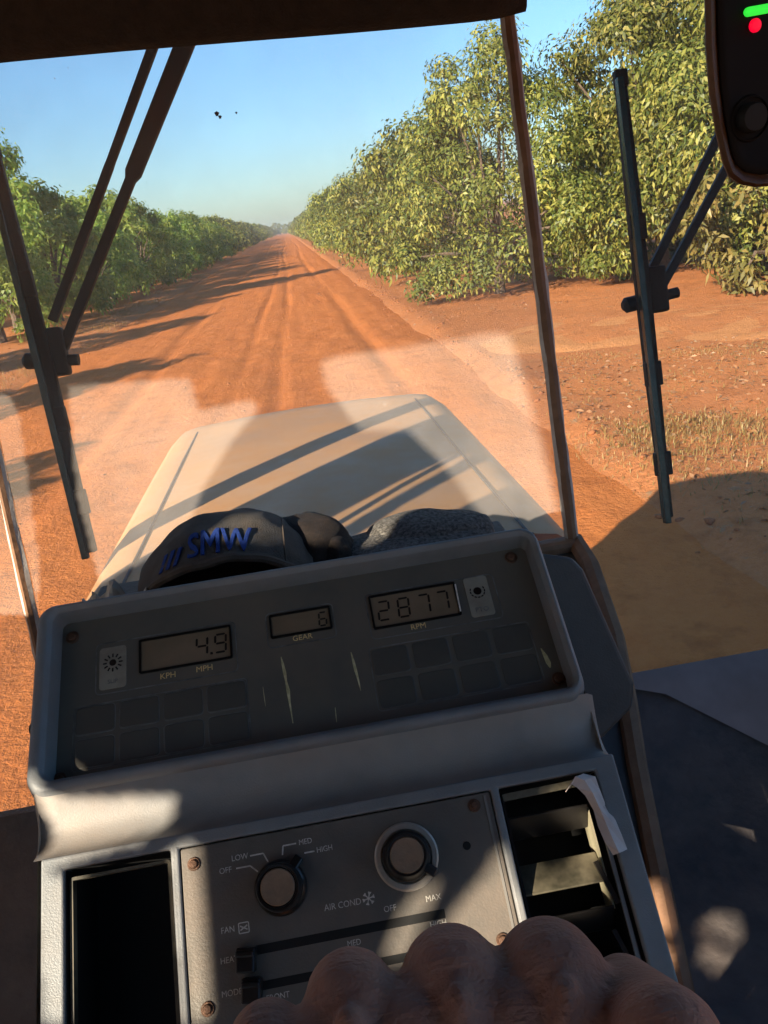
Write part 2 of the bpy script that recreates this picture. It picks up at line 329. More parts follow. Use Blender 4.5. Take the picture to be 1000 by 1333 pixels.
def text_mesh(s, size, bold=0.0):
    c = bpy.data.curves.new('lettering', 'FONT'); c.body = s; c.size = size; c.align_x = 'CENTER'; c.align_y = 'CENTER'; c.extrude = 0.00012; c.bevel_depth = bold*size; c.bevel_resolution = 0
    c.resolution_u = 3
    o = bpy.data.objects.new('lettering', c); COL.objects.link(o); bpy.context.view_layer.update()
    me = bpy.data.meshes.new_from_object(o); bpy.data.objects.remove(o); bpy.data.curves.remove(c); me.name = 'lettering'; me.materials.clear(); return me
def words(s, F, u, v, w, mm, m, parent, rot=0, squeeze=1.0):
    M = F.M(u, v, w, rot) @ Matrix.Diagonal((squeeze, 1, 1, 1))
    return piece('lettering', text_mesh(s, mm*0.001*1.38), m, parent, M)
def np_mesh(name, verts, faces):
    me = bpy.data.meshes.new(name); nv, nf, k = len(verts), len(faces), faces.shape[1]
    me.vertices.add(nv); me.vertices.foreach_set('co', verts.astype(np.float32).ravel())
    me.loops.add(nf*k); me.loops.foreach_set('vertex_index', faces.astype(np.int32).ravel())
    me.polygons.add(nf); me.polygons.foreach_set('loop_start', np.arange(0, nf*k, k, dtype=np.int32))
    me.update(calc_edges=True); me.validate(); return me

# ================================================================ SETTING
GZ = -EYE
def vnoise(x, y, seed):
    """smooth value noise on arrays"""
    def h(i, j): v = np.sin(i*127.1 + j*311.7 + seed*74.7)*43758.5453; return v - np.floor(v)
    xi, yi = np.floor(x), np.floor(y); fx, fy = x-xi, y-yi; fx = fx*fx*(3-2*fx); fy = fy*fy*(3-2*fy)
    return (h(xi, yi)*(1-fx) + h(xi+1, yi)*fx)*(1-fy) + (h(xi, yi+1)*(1-fx) + h(xi+1, yi+1)*fx)*fy
def sheet(name, xs, ys, zf, m):
    X, Y = np.meshgrid(xs, ys); Z = zf(X, Y); v = np.stack([X.ravel(), Y.ravel(), Z.ravel()], 1)
    nx, ny = len(xs), len(ys); i = np.arange((nx-1)*(ny-1)); r, c = i//(nx-1), i % (nx-1); a = r*nx + c
    me = np_mesh(name, v, np.stack([a, a+1, a+nx+1, a+nx], 1))
    me.polygons.foreach_set('use_smooth', np.ones(len(me.polygons), bool))
    return tag(link(name, me, m, None, (0, 0, 0)), kind='structure')
def ground_z(X, Y):
    z = GZ + 0.09*(vnoise(X*.35, Y*.35, 1)-.5) + 0.05*(vnoise(X*1.3, Y*1.3, 2)-.5)
    inside = np.clip((np.minimum(X+7.0, 3.0-X))/0.8, 0, 1)                       # lies below the road
    z = z*(1-inside) + (GZ-0.16)*inside
    berm = np.exp(-((X-3.15)/0.3)**2)*(0.02+0.05*vnoise(X*2, Y*1.5, 3))
    return z + berm
gx = np.concatenate([np.array([-1500, -600, -250, -120, -70, -45, -30, -22]), np.arange(-17, 20, .22), np.array([21, 24, 30, 45, 70, 120, 250, 600, 1500])])
gy = np.concatenate([np.array([-400, -120, -50, -25, -14, -8, -4]), np.arange(-1, 34, .22), np.arange(34, 90, 1.0), np.arange(90, 300, 6), np.array([320, 400, 600, 1000, 1800, 3000])])
ground = sheet('ground', gx, gy, ground_z, SOIL)
RUTS = [(-3.3, .32), (-1.25, .13), (-.6, .2), (1.25, .28)]
def road_z(X, Y):
    z = GZ + 0.004 + 0.05*(vnoise(X*.5, Y*.25, 5)-.5)
    for c, wd in RUTS:
        cx = c + 0.25*np.sin(Y*.045+c) + 0.03*np.sin(Y*.31+c*3)
        z = z - 0.07*np.exp(-((X-cx)/wd)**2*2.5)*(0.25+.9*vnoise(Y*.22+c*9, X*0, 6)) + 0.012*np.exp(-((X-cx-wd)/.12)**2)*vnoise(Y*.9+c*5, X*0, 16)
    z = z + 0.035*(vnoise(X*2.2, Y*.9, 7)-.5) + 0.026*(vnoise(X*6, Y*4, 8)-.5) + 0.015*(vnoise(X*4, Y*9, 18)-.5)
    e = np.clip(np.minimum(X+7.0, 3.05-X)/0.7, 0, 1)
    return z*e + (GZ-0.07)*(1-e)
rx = np.arange(-7.0, 3.06, .11)
ry = np.concatenate([np.arange(-6, 26, .14), np.arange(26, 60, .5), np.arange(60, 160, 2.5), np.arange(160, 640, 16)])
road = sheet('dirt_road', rx, ry, road_z, ROAD)
# a cross track leaving the road to the right, in front of the orchard
def track_z(S, T): return 0
def side_track():
    ss = np.arange(0, 30, .25); ts = np.arange(-2.3, 2.31, .22); S, T = np.meshgrid(ss, ts)
    d = np.array([math.cos(R(-36)), math.sin(R(-36))]); n = np.array([-d[1], d[0]])
    X = 3.6 + S*d[0] + T*n[0]; Y = 16.8 + S*d[1] + T*n[1] + 1.2*np.sin(S*.12)
    e = np.clip((2.3-np.abs(T))/.5, 0, 1)*np.clip(S/.8, 0, 1)
    Z = ground_z(X, Y)*(1-e) + (GZ+.015)*e + e*(.05*(vnoise(X*2, Y*2, 9)-.5)) - .03*(1-e) + .004
    v = np.stack([X.ravel(), Y.ravel(), Z.ravel()], 1); nx = len(ss); i = np.arange((nx-1)*(len(ts)-1)); a = (i//(nx-1))*nx + i % (nx-1)
    me = np_mesh('side_track', v, np.stack([a, a+1, a+nx+1, a+nx], 1)); me.polygons.foreach_set('use_smooth', np.ones(len(me.polygons), bool))
    return tag(link('side_track', me, TRACK, None, (0, 0, 0)), kind='structure')
side_track()

# ---------------------------------------------------------------- trees
def leaves(P, O, L, wd, face=None):
    """folded diamond leaves at P, pointing along O"""
    n = len(P); O = O/np.linalg.norm(O, axis=1, keepdims=True)
    rnd = RNG.normal(size=(n, 3)); rnd = rnd if face is None else face + rnd*.42; S = np.cross(O, rnd); S /= np.linalg.norm(S, axis=1, keepdims=True)
    Nn = np.cross(S, O); L = L[:, None]; Wd = wd[:, None]
    base = P; tip = P + O*L - np.array([0, 0, 1])*L*.18
    mid = P + O*L*.45 + Nn*L*.06
    v = np.stack([base, mid + S*Wd*.5 - Nn*L*.05, tip, mid - S*Wd*.5 - Nn*L*.05], 1).reshape(-1, 3)
    a = np.arange(n)[:, None]*4
    return v, a + np.array([[0, 1, 2, 3]])
def crown_mesh(seed, h, r, n, ll, skirt=0.12, nclump=130, spread=.5, m=None):
    g = np.random.default_rng(seed)
    ph = g.uniform(0, 6.28, 4)
    C = []
    while len(C) < nclump:
        t = g.uniform(0, 1)**1.0; az = g.uniform(0, 2*math.pi)
        prof = math.sin(math.pi*min(1, (t*.74+.24)))**.62                         # broad low dome
        lob = 1 + .17*math.sin(2*az+ph[0]+3*t) + .13*math.sin(3*az+ph[1]-4*t) + .12*math.sin(5*az+ph[2]+6*t)
        rad = r*prof*lob*(g.uniform(.25, 1)**.38)
        C.append((rad*math.cos(az), rad*math.sin(az), h*(skirt + (1-skirt)*t)*(1+.08*math.sin(3*az+ph[3])) + g.normal()*.12))
    C = np.array(C); k = g.integers(0, nclump, n); sz = g.uniform(.55, 1.25, nclump)[k]
    off = g.normal(size=(n, 3)); off /= np.linalg.norm(off, axis=1, keepdims=True); off *= (g.uniform(0, 1, n)**.45)[:, None]
    P = C[k] + off*spread*sz[:, None]*np.array([1, 1, .8])
    P[:, 2] = np.maximum(P[:, 2], .12 + .2*g.random(n))
    out = C[k]*np.array([.5, .5, 0]); out /= (np.linalg.norm(out, axis=1, keepdims=True)+.3)
    un = off/np.linalg.norm(off, axis=1, keepdims=True); un = un + out*.5 + np.array([0, 0, .25])
    O = np.cross(un, g.normal(size=(n, 3))) + off*.35 + np.array([0, 0, -.45])
    v, f = leaves(P, O, ll*g.uniform(.5, 1.45, n), ll*g.uniform(.32, .56, n), un)
    me = np_mesh('crown', v, f); me.materials.append(m); return me, C
def trunk_mesh(seed, h, C, r0=.16):
    g = random.Random(seed); bm = bmesh.new(); fork = h*.2
    tube(bm, [(0, 0, -.2), (.03, .02, fork*.5), (.0, .05, fork)], [r0*1.25, r0, r0*.85], 9)
    for c in g.sample(list(map(tuple, C)), 16):
        c = Vector(c); s = Vector((0, .03, fork*g.uniform(.6, 1))); mid = s.lerp(c, .5) + Vector((g.uniform(-.2, .2), g.uniform(-.2, .2), g.uniform(.1, .4)))
        tube(bm, [s, mid, c], [r0*.5, r0*.28, .015], 6)
    me = bpy.data.meshes.new('trunk'); bm.to_mesh(me); bm.free(); me.materials.append(BARK); return me
KINDS = {}
def kind(key, seed, h, r, n, ll, m, **k):
    c, C = crown_mesh(seed, h, r, n, ll, m=m, **k); KINDS[key] = (c, trunk_mesh(seed, h, C))
kind('near_a', 1, 6.5, 3.3, 42000, .14, LEAF_R, nclump=95, spread=.80, skirt=.08)
kind('near_b', 2, 6.8, 3.3, 42000, .14, LEAF_R, nclump=95, spread=.80, skirt=.08)
kind('near_y', 3, 4.6, 2.2, 9000, .20, LEAF_Y, nclump=110, spread=.45, skirt=.06)
kind('row_a', 4, 5.6, 3.1, 9500, .25, LEAF_R, nclump=60, spread=.9)
kind('row_b', 5, 5.9, 3.0, 9500, .25, LEAF_R, nclump=60, spread=.9)
kind('left_a', 6, 4.9, 3.0, 10000, .24, LEAF_L, nclump=150)
kind('left_b', 7, 4.6, 3.2, 10000, .24, LEAF_L, nclump=150)
kind('left_c', 8, 5.2, 2.7, 9000, .24, LEAF_L, nclump=120)
kind('left_tall', 9, 6.9, 2.3, 9000, .22, LEAF_L, nclump=95, spread=.55, skirt=.2)
kind('far', 10, 5.6, 3.2, 3200, .42, LEAF_R, nclump=90, spread=.6)
def tree(key, x, y, rot, s, label, group):
    o = thing('orchard_tree', (x, y, GZ-.02), label, 'tree', group); o.rotation_euler.z = rot; o.scale = (s, s, s)
    c, t = KINDS[key]
    link('trunk', t, None, o); link('crown', c, None, o); return o
ORD = ['first', 'second', 'third', 'fourth', 'fifth', 'sixth', 'seventh', 'eighth', 'ninth', 'tenth', 'eleventh', 'twelfth']
rt_ = random.Random(3)
# right of the road: the corner of the orchard stands behind the cross track
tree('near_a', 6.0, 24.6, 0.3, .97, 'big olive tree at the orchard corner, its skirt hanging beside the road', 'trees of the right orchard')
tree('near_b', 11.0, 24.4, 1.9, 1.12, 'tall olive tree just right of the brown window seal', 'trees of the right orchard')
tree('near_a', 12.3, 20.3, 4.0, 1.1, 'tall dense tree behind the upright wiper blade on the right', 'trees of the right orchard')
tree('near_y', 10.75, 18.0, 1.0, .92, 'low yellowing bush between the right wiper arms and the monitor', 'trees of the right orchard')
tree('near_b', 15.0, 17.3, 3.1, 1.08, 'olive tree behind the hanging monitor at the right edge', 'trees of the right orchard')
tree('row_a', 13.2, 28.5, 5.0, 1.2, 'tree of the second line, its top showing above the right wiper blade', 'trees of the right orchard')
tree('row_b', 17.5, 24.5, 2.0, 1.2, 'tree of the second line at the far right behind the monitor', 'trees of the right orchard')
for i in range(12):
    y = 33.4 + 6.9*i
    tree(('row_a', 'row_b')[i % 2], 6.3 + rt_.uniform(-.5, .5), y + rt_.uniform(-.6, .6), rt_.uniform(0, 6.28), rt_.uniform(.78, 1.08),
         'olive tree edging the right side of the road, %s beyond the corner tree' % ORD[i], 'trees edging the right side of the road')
for i in range(26):
    tree('far', 6.3 + rt_.uniform(-.6, .6), 108 + 8.5*i, rt_.uniform(0, 6.28), rt_.uniform(.95, 1.12),
         'small far tree at the hazy end of the right hand tree line', 'far trees of the right row')
for i in range(12):
    tree('far', 6.0 + rt_.uniform(-.6, .6), 335 + 24*i, rt_.uniform(0, 6.28), rt_.uniform(1.0, 1.2),
         'small far tree at the hazy end of the right hand tree line', 'far trees of the right row')
    tree('far', -10.5 + rt_.uniform(-.6, .6), 330 + 24*i, rt_.uniform(0, 6.28), rt_.uniform(.9, 1.1),
         'small far tree at the hazy end of the left hand tree line', 'far trees of the left row')
for i in range(9):
    tree('far', -16 + 4*i, 660 + rt_.uniform(-6, 6), rt_.uniform(0, 6.28), rt_.uniform(1.1, 1.5),
         'tiny far tree closing the end of the road at the horizon', 'trees at the end of the road')
# left of the road
LX = -11.6
for i, y in enumerate([-9.5, 3.2, 12.5, 23.5]):
    tree(('left_a', 'left_b', 'left_c')[i % 3], LX + rt_.uniform(-.4, .4), y, rt_.uniform(0, 6.28), rt_.uniform(.82, .92),
         'green tree out of sight left of the tractor, casting shade over the road', 'trees beside the tractor left of the view')
tree('left_tall', -12.0, 37.2, .8, 1.12, 'tall tree at the left edge rising above its neighbours', 'trees edging the left side of the road')
tree('left_b', -11.2, 32.6, .3, .9, 'low bright green tree behind the left wiper blade', 'trees edging the left side of the road')
for i in range(12):
    y = 40.2 + 6.6*i
    tree(('left_a', 'left_b', 'left_c')[i % 3], LX + .9 + rt_.uniform(-.5, .5), y + rt_.uniform(-.6, .6), rt_.uniform(0, 6.28), rt_.uniform(1.0, 1.2),
         'green tree edging the left side of the road, %s along from the left wiper' % ORD[i], 'trees edging the left side of the road')
for i in range(24):
    tree('far', LX + .9 + rt_.uniform(-.6, .6), 120 + 8.5*i, rt_.uniform(0, 6.28), rt_.uniform(.85, 1.02),
         'small far tree at the hazy end of the left hand tree line', 'far trees of the left row')
for i in range(10):
    tree(('left_c', 'left_a')[i % 2], LX - 6.5 + rt_.uniform(-.8, .8), 42 + 7.5*i, rt_.uniform(0, 6.28), rt_.uniform(.95, 1.15),
         'green tree standing behind the front line of the left row', 'second line of the left orchard')
# ---------------------------------------------------------------- grass, litter, clods
def grass_patch(spots):
    V, F = [], []; o = 0
    for (x, y, rx_, ry_, n, hh) in spots:
        n = int(n*1.5)
        px = x + RNG.normal(size=n)*rx_; py = y + RNG.normal(size=n)*ry_
        pz = ground_z(px, py) - .01; hgt = hh*RNG.uniform(.4, 1.3, n); a = RNG.uniform(0, 6.28, n); ln = RNG.uniform(.1, .8, n)*hgt
        wv = np.stack([np.cos(a+1.57), np.sin(a+1.57), 0*a], 1)*RNG.uniform(.0025, .006, n)[:, None]
        b = np.stack([px, py, pz], 1); tip = b + np.stack([np.cos(a)*ln, np.sin(a)*ln, hgt], 1); mid = b*.5 + tip*.5 + np.array([0, 0, 1])*hgt[:, None]*.1
        v = np.stack([b-wv, b+wv, mid+wv*.7, tip, mid-wv*.7], 1).reshape(-1, 3); V.append(v)
        F.append(np.arange(n)[:, None]*5 + np.array([[0, 1, 2, 3, 4]]) + o); o += n*5
    return np_mesh('dry_grass', np.concatenate(V), np.concatenate(F))
sp = [(3.9, 8.3, .5, .4, 900, .07), (5.2, 7.9, .8, .4, 1000, .07), (3.3, 7.4, .4, .6, 500, .06), (5.6, 6.6, .7, .6, 1200, .08), (4.4, 6.3, .6, .6, 600, .06)]
for k in range(26):
    t = k/25; sp.append((4.0 + 6.6*t + RNG.normal()*.15, 13.4 - 4.9*t + RNG.normal()*.1, .32, .09, 45, .04))
for k in range(30):
    sp.append((RNG.uniform(3.4, 9), RNG.uniform(7.5, 12.5), .25, .2, 40, .05))
for k in range(40):
    sp.append((-7.6 + RNG.normal()*.7, RNG.uniform(18, 75), .35, .8, 70, .12))
tag(link('dry_grass', grass_patch(sp), GRASS, None, (0, 0, 0)), 'thin dry yellow green grass on the verges', 'grass', kind='stuff')
def litter():
    n = 6000; k = RNG.random(n)
    px = np.where(k < .55, RNG.uniform(3.1, 11, n), np.where(k < .8, RNG.normal(-8.6, 1.0, n), RNG.normal(5.2, 1.3, n)))
    py = np.where(k < .55, RNG.uniform(4, 13, n), np.where(k < .8, RNG.uniform(14, 70, n), RNG.uniform(20, 60, n)))
    P = np.stack([px, py, ground_z(px, py)+.012], 1); O = np.stack([RNG.normal(size=n), RNG.normal(size=n), RNG.normal(size=n)*.15], 1)
    v, f = leaves(P, O, RNG.uniform(.04, .12, n), RNG.uniform(.02, .045, n)); return np_mesh('leaf_litter', v, f)
tag(link('leaf_litter', litter(), LITTER, None, (0, 0, 0)), 'fallen brown leaves scattered over the verges', 'leaf litter', kind='stuff')
def clods():
    bm = bmesh.new(); bmesh.ops.create_icosphere(bm, subdivisions=1, radius=1); bv = np.array([v.co[:] for v in bm.verts]); bf = np.array([[v.index for v in f.verts] for f in bm.faces]); bm.free()
    n = 700; k = RNG.random(n); px = np.where(k < .7, RNG.normal(3.05, .22, n), RNG.uniform(-6.5, 2.6, n)); py = RNG.uniform(3, 40, n)
    z = np.where(px < 2.9, road_z(px, py), ground_z(px, py)); s = .006 + .04*RNG.random(n)**3*np.where(k < .7, 1, .6)
    V = (bv[None]*RNG.uniform(.6, 1.3, (n, len(bv), 1))*s[:, None, None]*np.array([1.2, 1, .7])) + np.stack([px, py, z+s*.3], 1)[:, None, :]
    F = bf[None] + (np.arange(n)*len(bv))[:, None, None]
    return np_mesh('soil_clods', V.reshape(-1, 3), F.reshape(-1, 3))
tag(link('soil_clods', clods(), CLOD, None, (0, 0, 0)), 'loose red soil clods along the road edge', 'clods', kind='stuff')

# ================================================================ TRACTOR
tr = thing('tractor', (0, .6, GZ), 'red soil dusted tractor with pale sloping hood, seen from its cab', 'tractor')
CX = -.03
def hood():
    prof = [(-.51, -1.75), (-.51, -.78), (-.507, -.70), (-.49, -.645), (-.45, -.612), (-.40, -.603), (-.2, -.592), (0, -.589), (.2, -.592), (.40, -.603),
            (.45, -.612), (.49, -.645), (.507, -.70), (.51, -.78), (.51, -1.75)]
    bm = bmesh.new(); ls = []
    for y, s, dz in ((1.42, 1.0, .0), (1.8, .995, 0.0), (2.4, .99, 0), (2.8, .985, -.003), (2.92, .975, -.014), (3.0, .955, -.045), (3.03, .93, -.10), (3.04, .90, -.3)):
        ls.append([Vector((CX + x*s, y, z + (dz if z > -1 else (.95 if y < 1.5 else 0)))) for x, z in prof])
    loops(bm, ls, False); bm.faces.new([v for v in bm.verts][-len(prof):])
    return bm
put('hood', hood(), HOOD, tr, smooth=True, angle=60)
for sx in (-1, 1):                                                   # the pressed seams along the hood
    bm = bmesh.new(); tube(bm, [(CX+sx*.395, 1.42, -.6015), (CX+sx*.389, 1.8, -.6015), (CX+sx*.383, 2.4, -.6015), (CX+sx*.379, 2.78, -.606)], .0035, 6)
    put('hood_seam', bm, BODY, tr, smooth=True)
bm = bmesh.new(); box(bm, (CX, 1.9, -2.0), (.8, 2.0, .7)); put('engine_frame', bm, BODY, tr, bevel=.03)
bm = bmesh.new(); tube(bm, [(-.85, 1.40, -1.2), (-.85, 1.40, -.7), (-.85, 1.40, .1), (-.85, 1.40, .45)], [.05, .05, .042, .042], 14); put('exhaust_stack', bm, BODY, tr, smooth=True)
for sx in (-1, 1):
    bm = bmesh.new(); box(bm, (CX + sx*1.0, .5, GZ+.55), (.5, 3.0, 1.05)); put('track_unit', bm, BODY, tr, bevel=.25, seg=4)
# cab shell
bm = bmesh.new(); box(bm, (0, -.02, .535), (1.86, 2.7, .09)); put('roof', bm, CABIN, tr, bevel=.03)
bm = bmesh.new(); box(bm, (0, -1.32, -.62), (1.72, .04, .7)); box(bm, (.0, -1.32, .4), (1.72, .04, .18)); put('rear_wall', bm, CABIN, tr)
bm = bmesh.new(); box(bm, (.87, -.15, -.75), (.04, 2.3, .5)); box(bm, (.87, .35, .0), (.05, .06, 1.1)); put('door', bm, CABIN, tr)
SUN_PATCH_HOLES = [  # gaps cut so that sun lands in chosen patches inside the cab
 [(0.744, 0.07), (0.687, 0.086), (0.673, 0.063), (0.65, -0.134), (0.652, -0.23), (0.755, -0.266)],
 [(0.6, 0.133), (0.42, 0.212), (0.409, 0.168), (0.325, 0.216), (0.319, 0.201), (0.359, 0.14), (0.403, 0.048), (0.429, -0.031), (0.558, -0.149), (0.591, -0.02)],
 [(0.223, 0.314), (-0.067, 0.465), (-0.122, 0.336), (-0.177, 0.187), (-0.056, 0.156), (0.03, 0.233), (0.086, 0.259), (0.159, 0.232), (0.214, 0.275)],
 [(-0.181, 0.036), (-0.221, 0.03), (-0.301, 0.059), (-0.304, 0.038), (-0.243, -0.001), (-0.232, -0.005)],
 [(-0.232, -0.005), (-0.265, 0.003), (-0.332, -0.051), (-0.302, -0.062)],
 [(-0.327, 0.039), (-0.344, 0.05), (-0.416, -0.02), (-0.401, -0.026)],
 [(-0.546, 0.052), (-0.56, 0.09), (-0.58, 0.134), (-0.632, 0.098), (-0.636, 0.085)],
 [(-0.523, 0.051), (-0.522, 0.076), (-0.529, 0.091), (-0.541, 0.1), (-0.54, 0.084), (-0.539, 0.057)],
 [(-0.597, 0.175), (-0.619, 0.179), (-0.648, 0.154), (-0.651, 0.131), (-0.661, 0.124), (-0.594, 0.097), (-0.604, 0.119), (-0.632, 0.134)],
 [(-0.539, -0.238), (-0.555, -0.219), (-0.59, -0.209), (-0.618, -0.211), (-0.615, -0.221), (-0.578, -0.229)],
 [(-0.553, -0.245), (-0.59, -0.237), (-0.626, -0.229), (-0.642, -0.23), (-0.646, -0.243), (-0.607, -0.249), (-0.558, -0.256)],
 [(-0.509, -0.093), (-0.564, -0.058), (-0.597, -0.088), (-0.515, -0.111)],
 [(-0.534, -0.116), (-0.601, -0.101), (-0.607, -0.115), (-0.57, -0.119)]]
def inside(P, poly):
    x, y = P[:, 0], P[:, 1]; r = np.zeros(len(P), bool); j = len(poly)-1
    for i in range(len(poly)):
        (xi, yi), (xj, yj) = poly[i], poly[j]
        c = ((yi > y) != (yj > y)) & (x < (xj-xi)*(y-yi)/(yj-yi+1e-12) + xi); r ^= c; j = i
    return r
def added_side_screen():
    """the left side of the cab: door, posts and a hung sunshade with gaps that let bars of sun in"""
    st = .0045; ys = np.arange(-1.34, 1.17, st); zs = np.arange(-1.0, .491, st)
    Yc, Zc = np.meshgrid((ys[:-1]+ys[1:])/2, (zs[:-1]+zs[1:])/2); P = np.stack([Yc.ravel(), Zc.ravel()], 1)
    hole = np.zeros(len(P), bool)
    for h in SUN_PATCH_HOLES: hole |= inside(P, h)
    i = np.nonzero(~hole)[0]; nx = len(ys); a = (i//(nx-1))*nx + i % (nx-1)
    Y, Z = np.meshgrid(ys, zs); v = np.stack([np.full(Y.size, -.85), Y.ravel(), Z.ravel()], 1) - np.array(BASE[tr])
    return np_mesh('added_side_screen', v, np.stack([a, a+1, a+nx+1, a+nx], 1))
link('added_side_screen', added_side_screen(), cloth_mat('fill_screen_cloth', (0.60, 0.50, 0.39), 0.11), tr)  # added out of view; the translucent cloth lends warm fill light
# windscreen: three panes leaning forward, held by two brown sealed joints
LEAN = R(11.6); GN = Vector((0, -math.cos(LEAN), math.sin(LEAN))); GUP = Vector((0, math.sin(LEAN), math.cos(LEAN))); G0 = Vector((0, 1.12, -.35))
def gp(x, z, off=0):
    """point on the glass at height z; off metres outside it"""
    t = (z - G0.z)/GUP.z; return Vector((x, G0.y + GUP.y*t, z)) - GN*off
def pane(name, x0, x1, z0, z1, m):
    bm = bmesh.new(); nx = 2
    loops(bm, [[gp(x0, z0, o), gp(x1, z0, o), gp(x1, z1, o), gp(x0, z1, o)] for o in (0, .005)], True, True, True)
    o = put(name, bm, m, tr); o.data.materials.append(CLEAR)
    for f in o.data.polygons: f.material_index = 0 if f.center.y < o.data.vertices[0].co.y + .9 and f.normal.y < -.5 else 1   # dust lies on the inside
    return o
pane('windscreen', -.437, .337, -.60, .44, GLASS)
pane('corner_pane', .352, .95, -.74, .44, GLASS2)
pane('corner_pane', -.84, -.452, -.76, .44, GLASS)
def joint(x, wdt):
    g = random.Random(int(x*1000)); bm = bmesh.new(); zs = [(-.62 + 1.06*i/40) for i in range(41)]; ls = []
    for z in zs:
        a, b = x - wdt*(.5+g.uniform(-.04, .04)), x + wdt*(.5+g.uniform(-.04, .04))
        ls.append([gp(a, z, -.006), gp((a+b)/2, z, -.010), gp(b, z, -.006), gp(b, z, .012), gp(a, z, .012)])
    loops(bm, ls, True, True, True); o = put('window_seal', bm, SEAL, tr, smooth=True, angle=50)
    for s in (-1, 1):                                                # squeezed out sealant with a ragged edge
        bm = bmesh.new(); ls = []
        for z in zs:
            e = x + s*(wdt*.5 - .001); f = e + s*(.003 + g.uniform(0, .0032))
            ls.append([gp(e, z, -.0065), gp(f, z, -.0015), gp(f, z, -.0005), gp(e, z, -.0005)])
        loops(bm, ls, True, True, True); put('sealant_bead', bm, SEALANT, o, smooth=True)
joint(.3445, .0135); joint(-.4445, .010)
for x, z, r_ in ((-.066, .160, .0030), (-.0625, .1555, .0022), (-.040, .158, .0014)):
    bm = bmesh.new(); bmesh.ops.create_icosphere(bm, subdivisions=2, radius=1)
    for v in bm.verts: v.co = gp(x + v.co.x*r_*(1+.5*math.sin(v.co.z*5)), z + v.co.z*r_*(1+.4*math.sin(v.co.x*7)), .006 - v.co.y*r_*.3)
    put('bug_splat', bm, CAPD, tr, smooth=True)
bm = bmesh.new(); box(bm, (0, 1.27, .47), (1.9, .08, .06)); put('header', bm, CABIN, tr, bevel=.01)
for sx in (1,):
    bm = bmesh.new(); bar(bm, gp(sx*.93, -1.0), gp(sx*.93, .45), .07, .07, GN); put('corner_post', bm, CABIN, tr, bevel=.01)
# cowl between console and glass, with its brown rubber edge
bm = bmesh.new(); edge = [(.352, 1.10, -.49), (.349, 1.03, -.50), (.333, .9, -.545), (.315, .82, -.585), (.298, .75, -.629), (.285, .68, -.68), (.271, .6, -.738), (.258, .5, -.82)]
tube(bm, edge, [.013, .014, .013, .013, .012, .012, .012, .012], 8); put('cowl_edge', bm, SEAL, tr, smooth=True)
bm = bmesh.new(); cw = edge[:7]
loops(bm, [[Vector(p) + Vector((-.006, 0, -.002)) for p in cw], [Vector((.24-.02*k, p[1]-.02, p[2]*.72-.15)) for k, p in enumerate(cw)], [Vector((.10, p[1]-.05, -.44-.02*k)) for k, p in enumerate(cw)]], False)
put('cowl_wall', bm, CABIN, tr, smooth=True)
bm = bmesh.new(); bar(bm, (-.43, 1.09, -.50), (.352, 1.09, -.50), .03, .04, (0, 0, 1)); put('cowl_top', bm, SEAL, tr, bevel=.008)
bm = bmesh.new(); box(bm, (-.04, .73, -.352), (.46, .28, .014)); put('shelf', bm, CABIN, tr, bevel=.004)
# floor curving up to the sill under the corner panes
FP = [(1.046, -.712), (1.03, -.722), (1.0, -.745), (.965, -.79), (.92, -.85), (.87, -.90), (.80, -.935), (.70, -.955), (.5, -.965), (.1, -.968), (-1.28, -.97)]
for x0, x1, dz in ((.10, .86, 0), (-.86, -.2, -.03)):
    bm = bmesh.new(); loops(bm, [[Vector((x, y, z+dz)) for y, z in FP] for x in (x0, (x0*2+x1)/3, (x0+x1*2)/3, x1)], False); put('floor', bm, FLOORM, tr, smooth=True)
bm = bmesh.new()                                                     # paler ledge sheet laid over the floor below the right corner pane, widening outwards
def fpz(y): return float(np.interp(-y, [-q[0] for q in FP], [q[1] for q in FP]))
rows = []
for x, yc in ((.36, 1.04), (.45, 1.012), (.575, .95), (.70, .885), (.84, .82)):
    rows.append([Vector((x, y, fpz(y) + .012)) for y in np.linspace(1.046, yc, 9)])
loops(bm, rows, False)
put('sill_ledge', bm, SILL, tr, smooth=True)

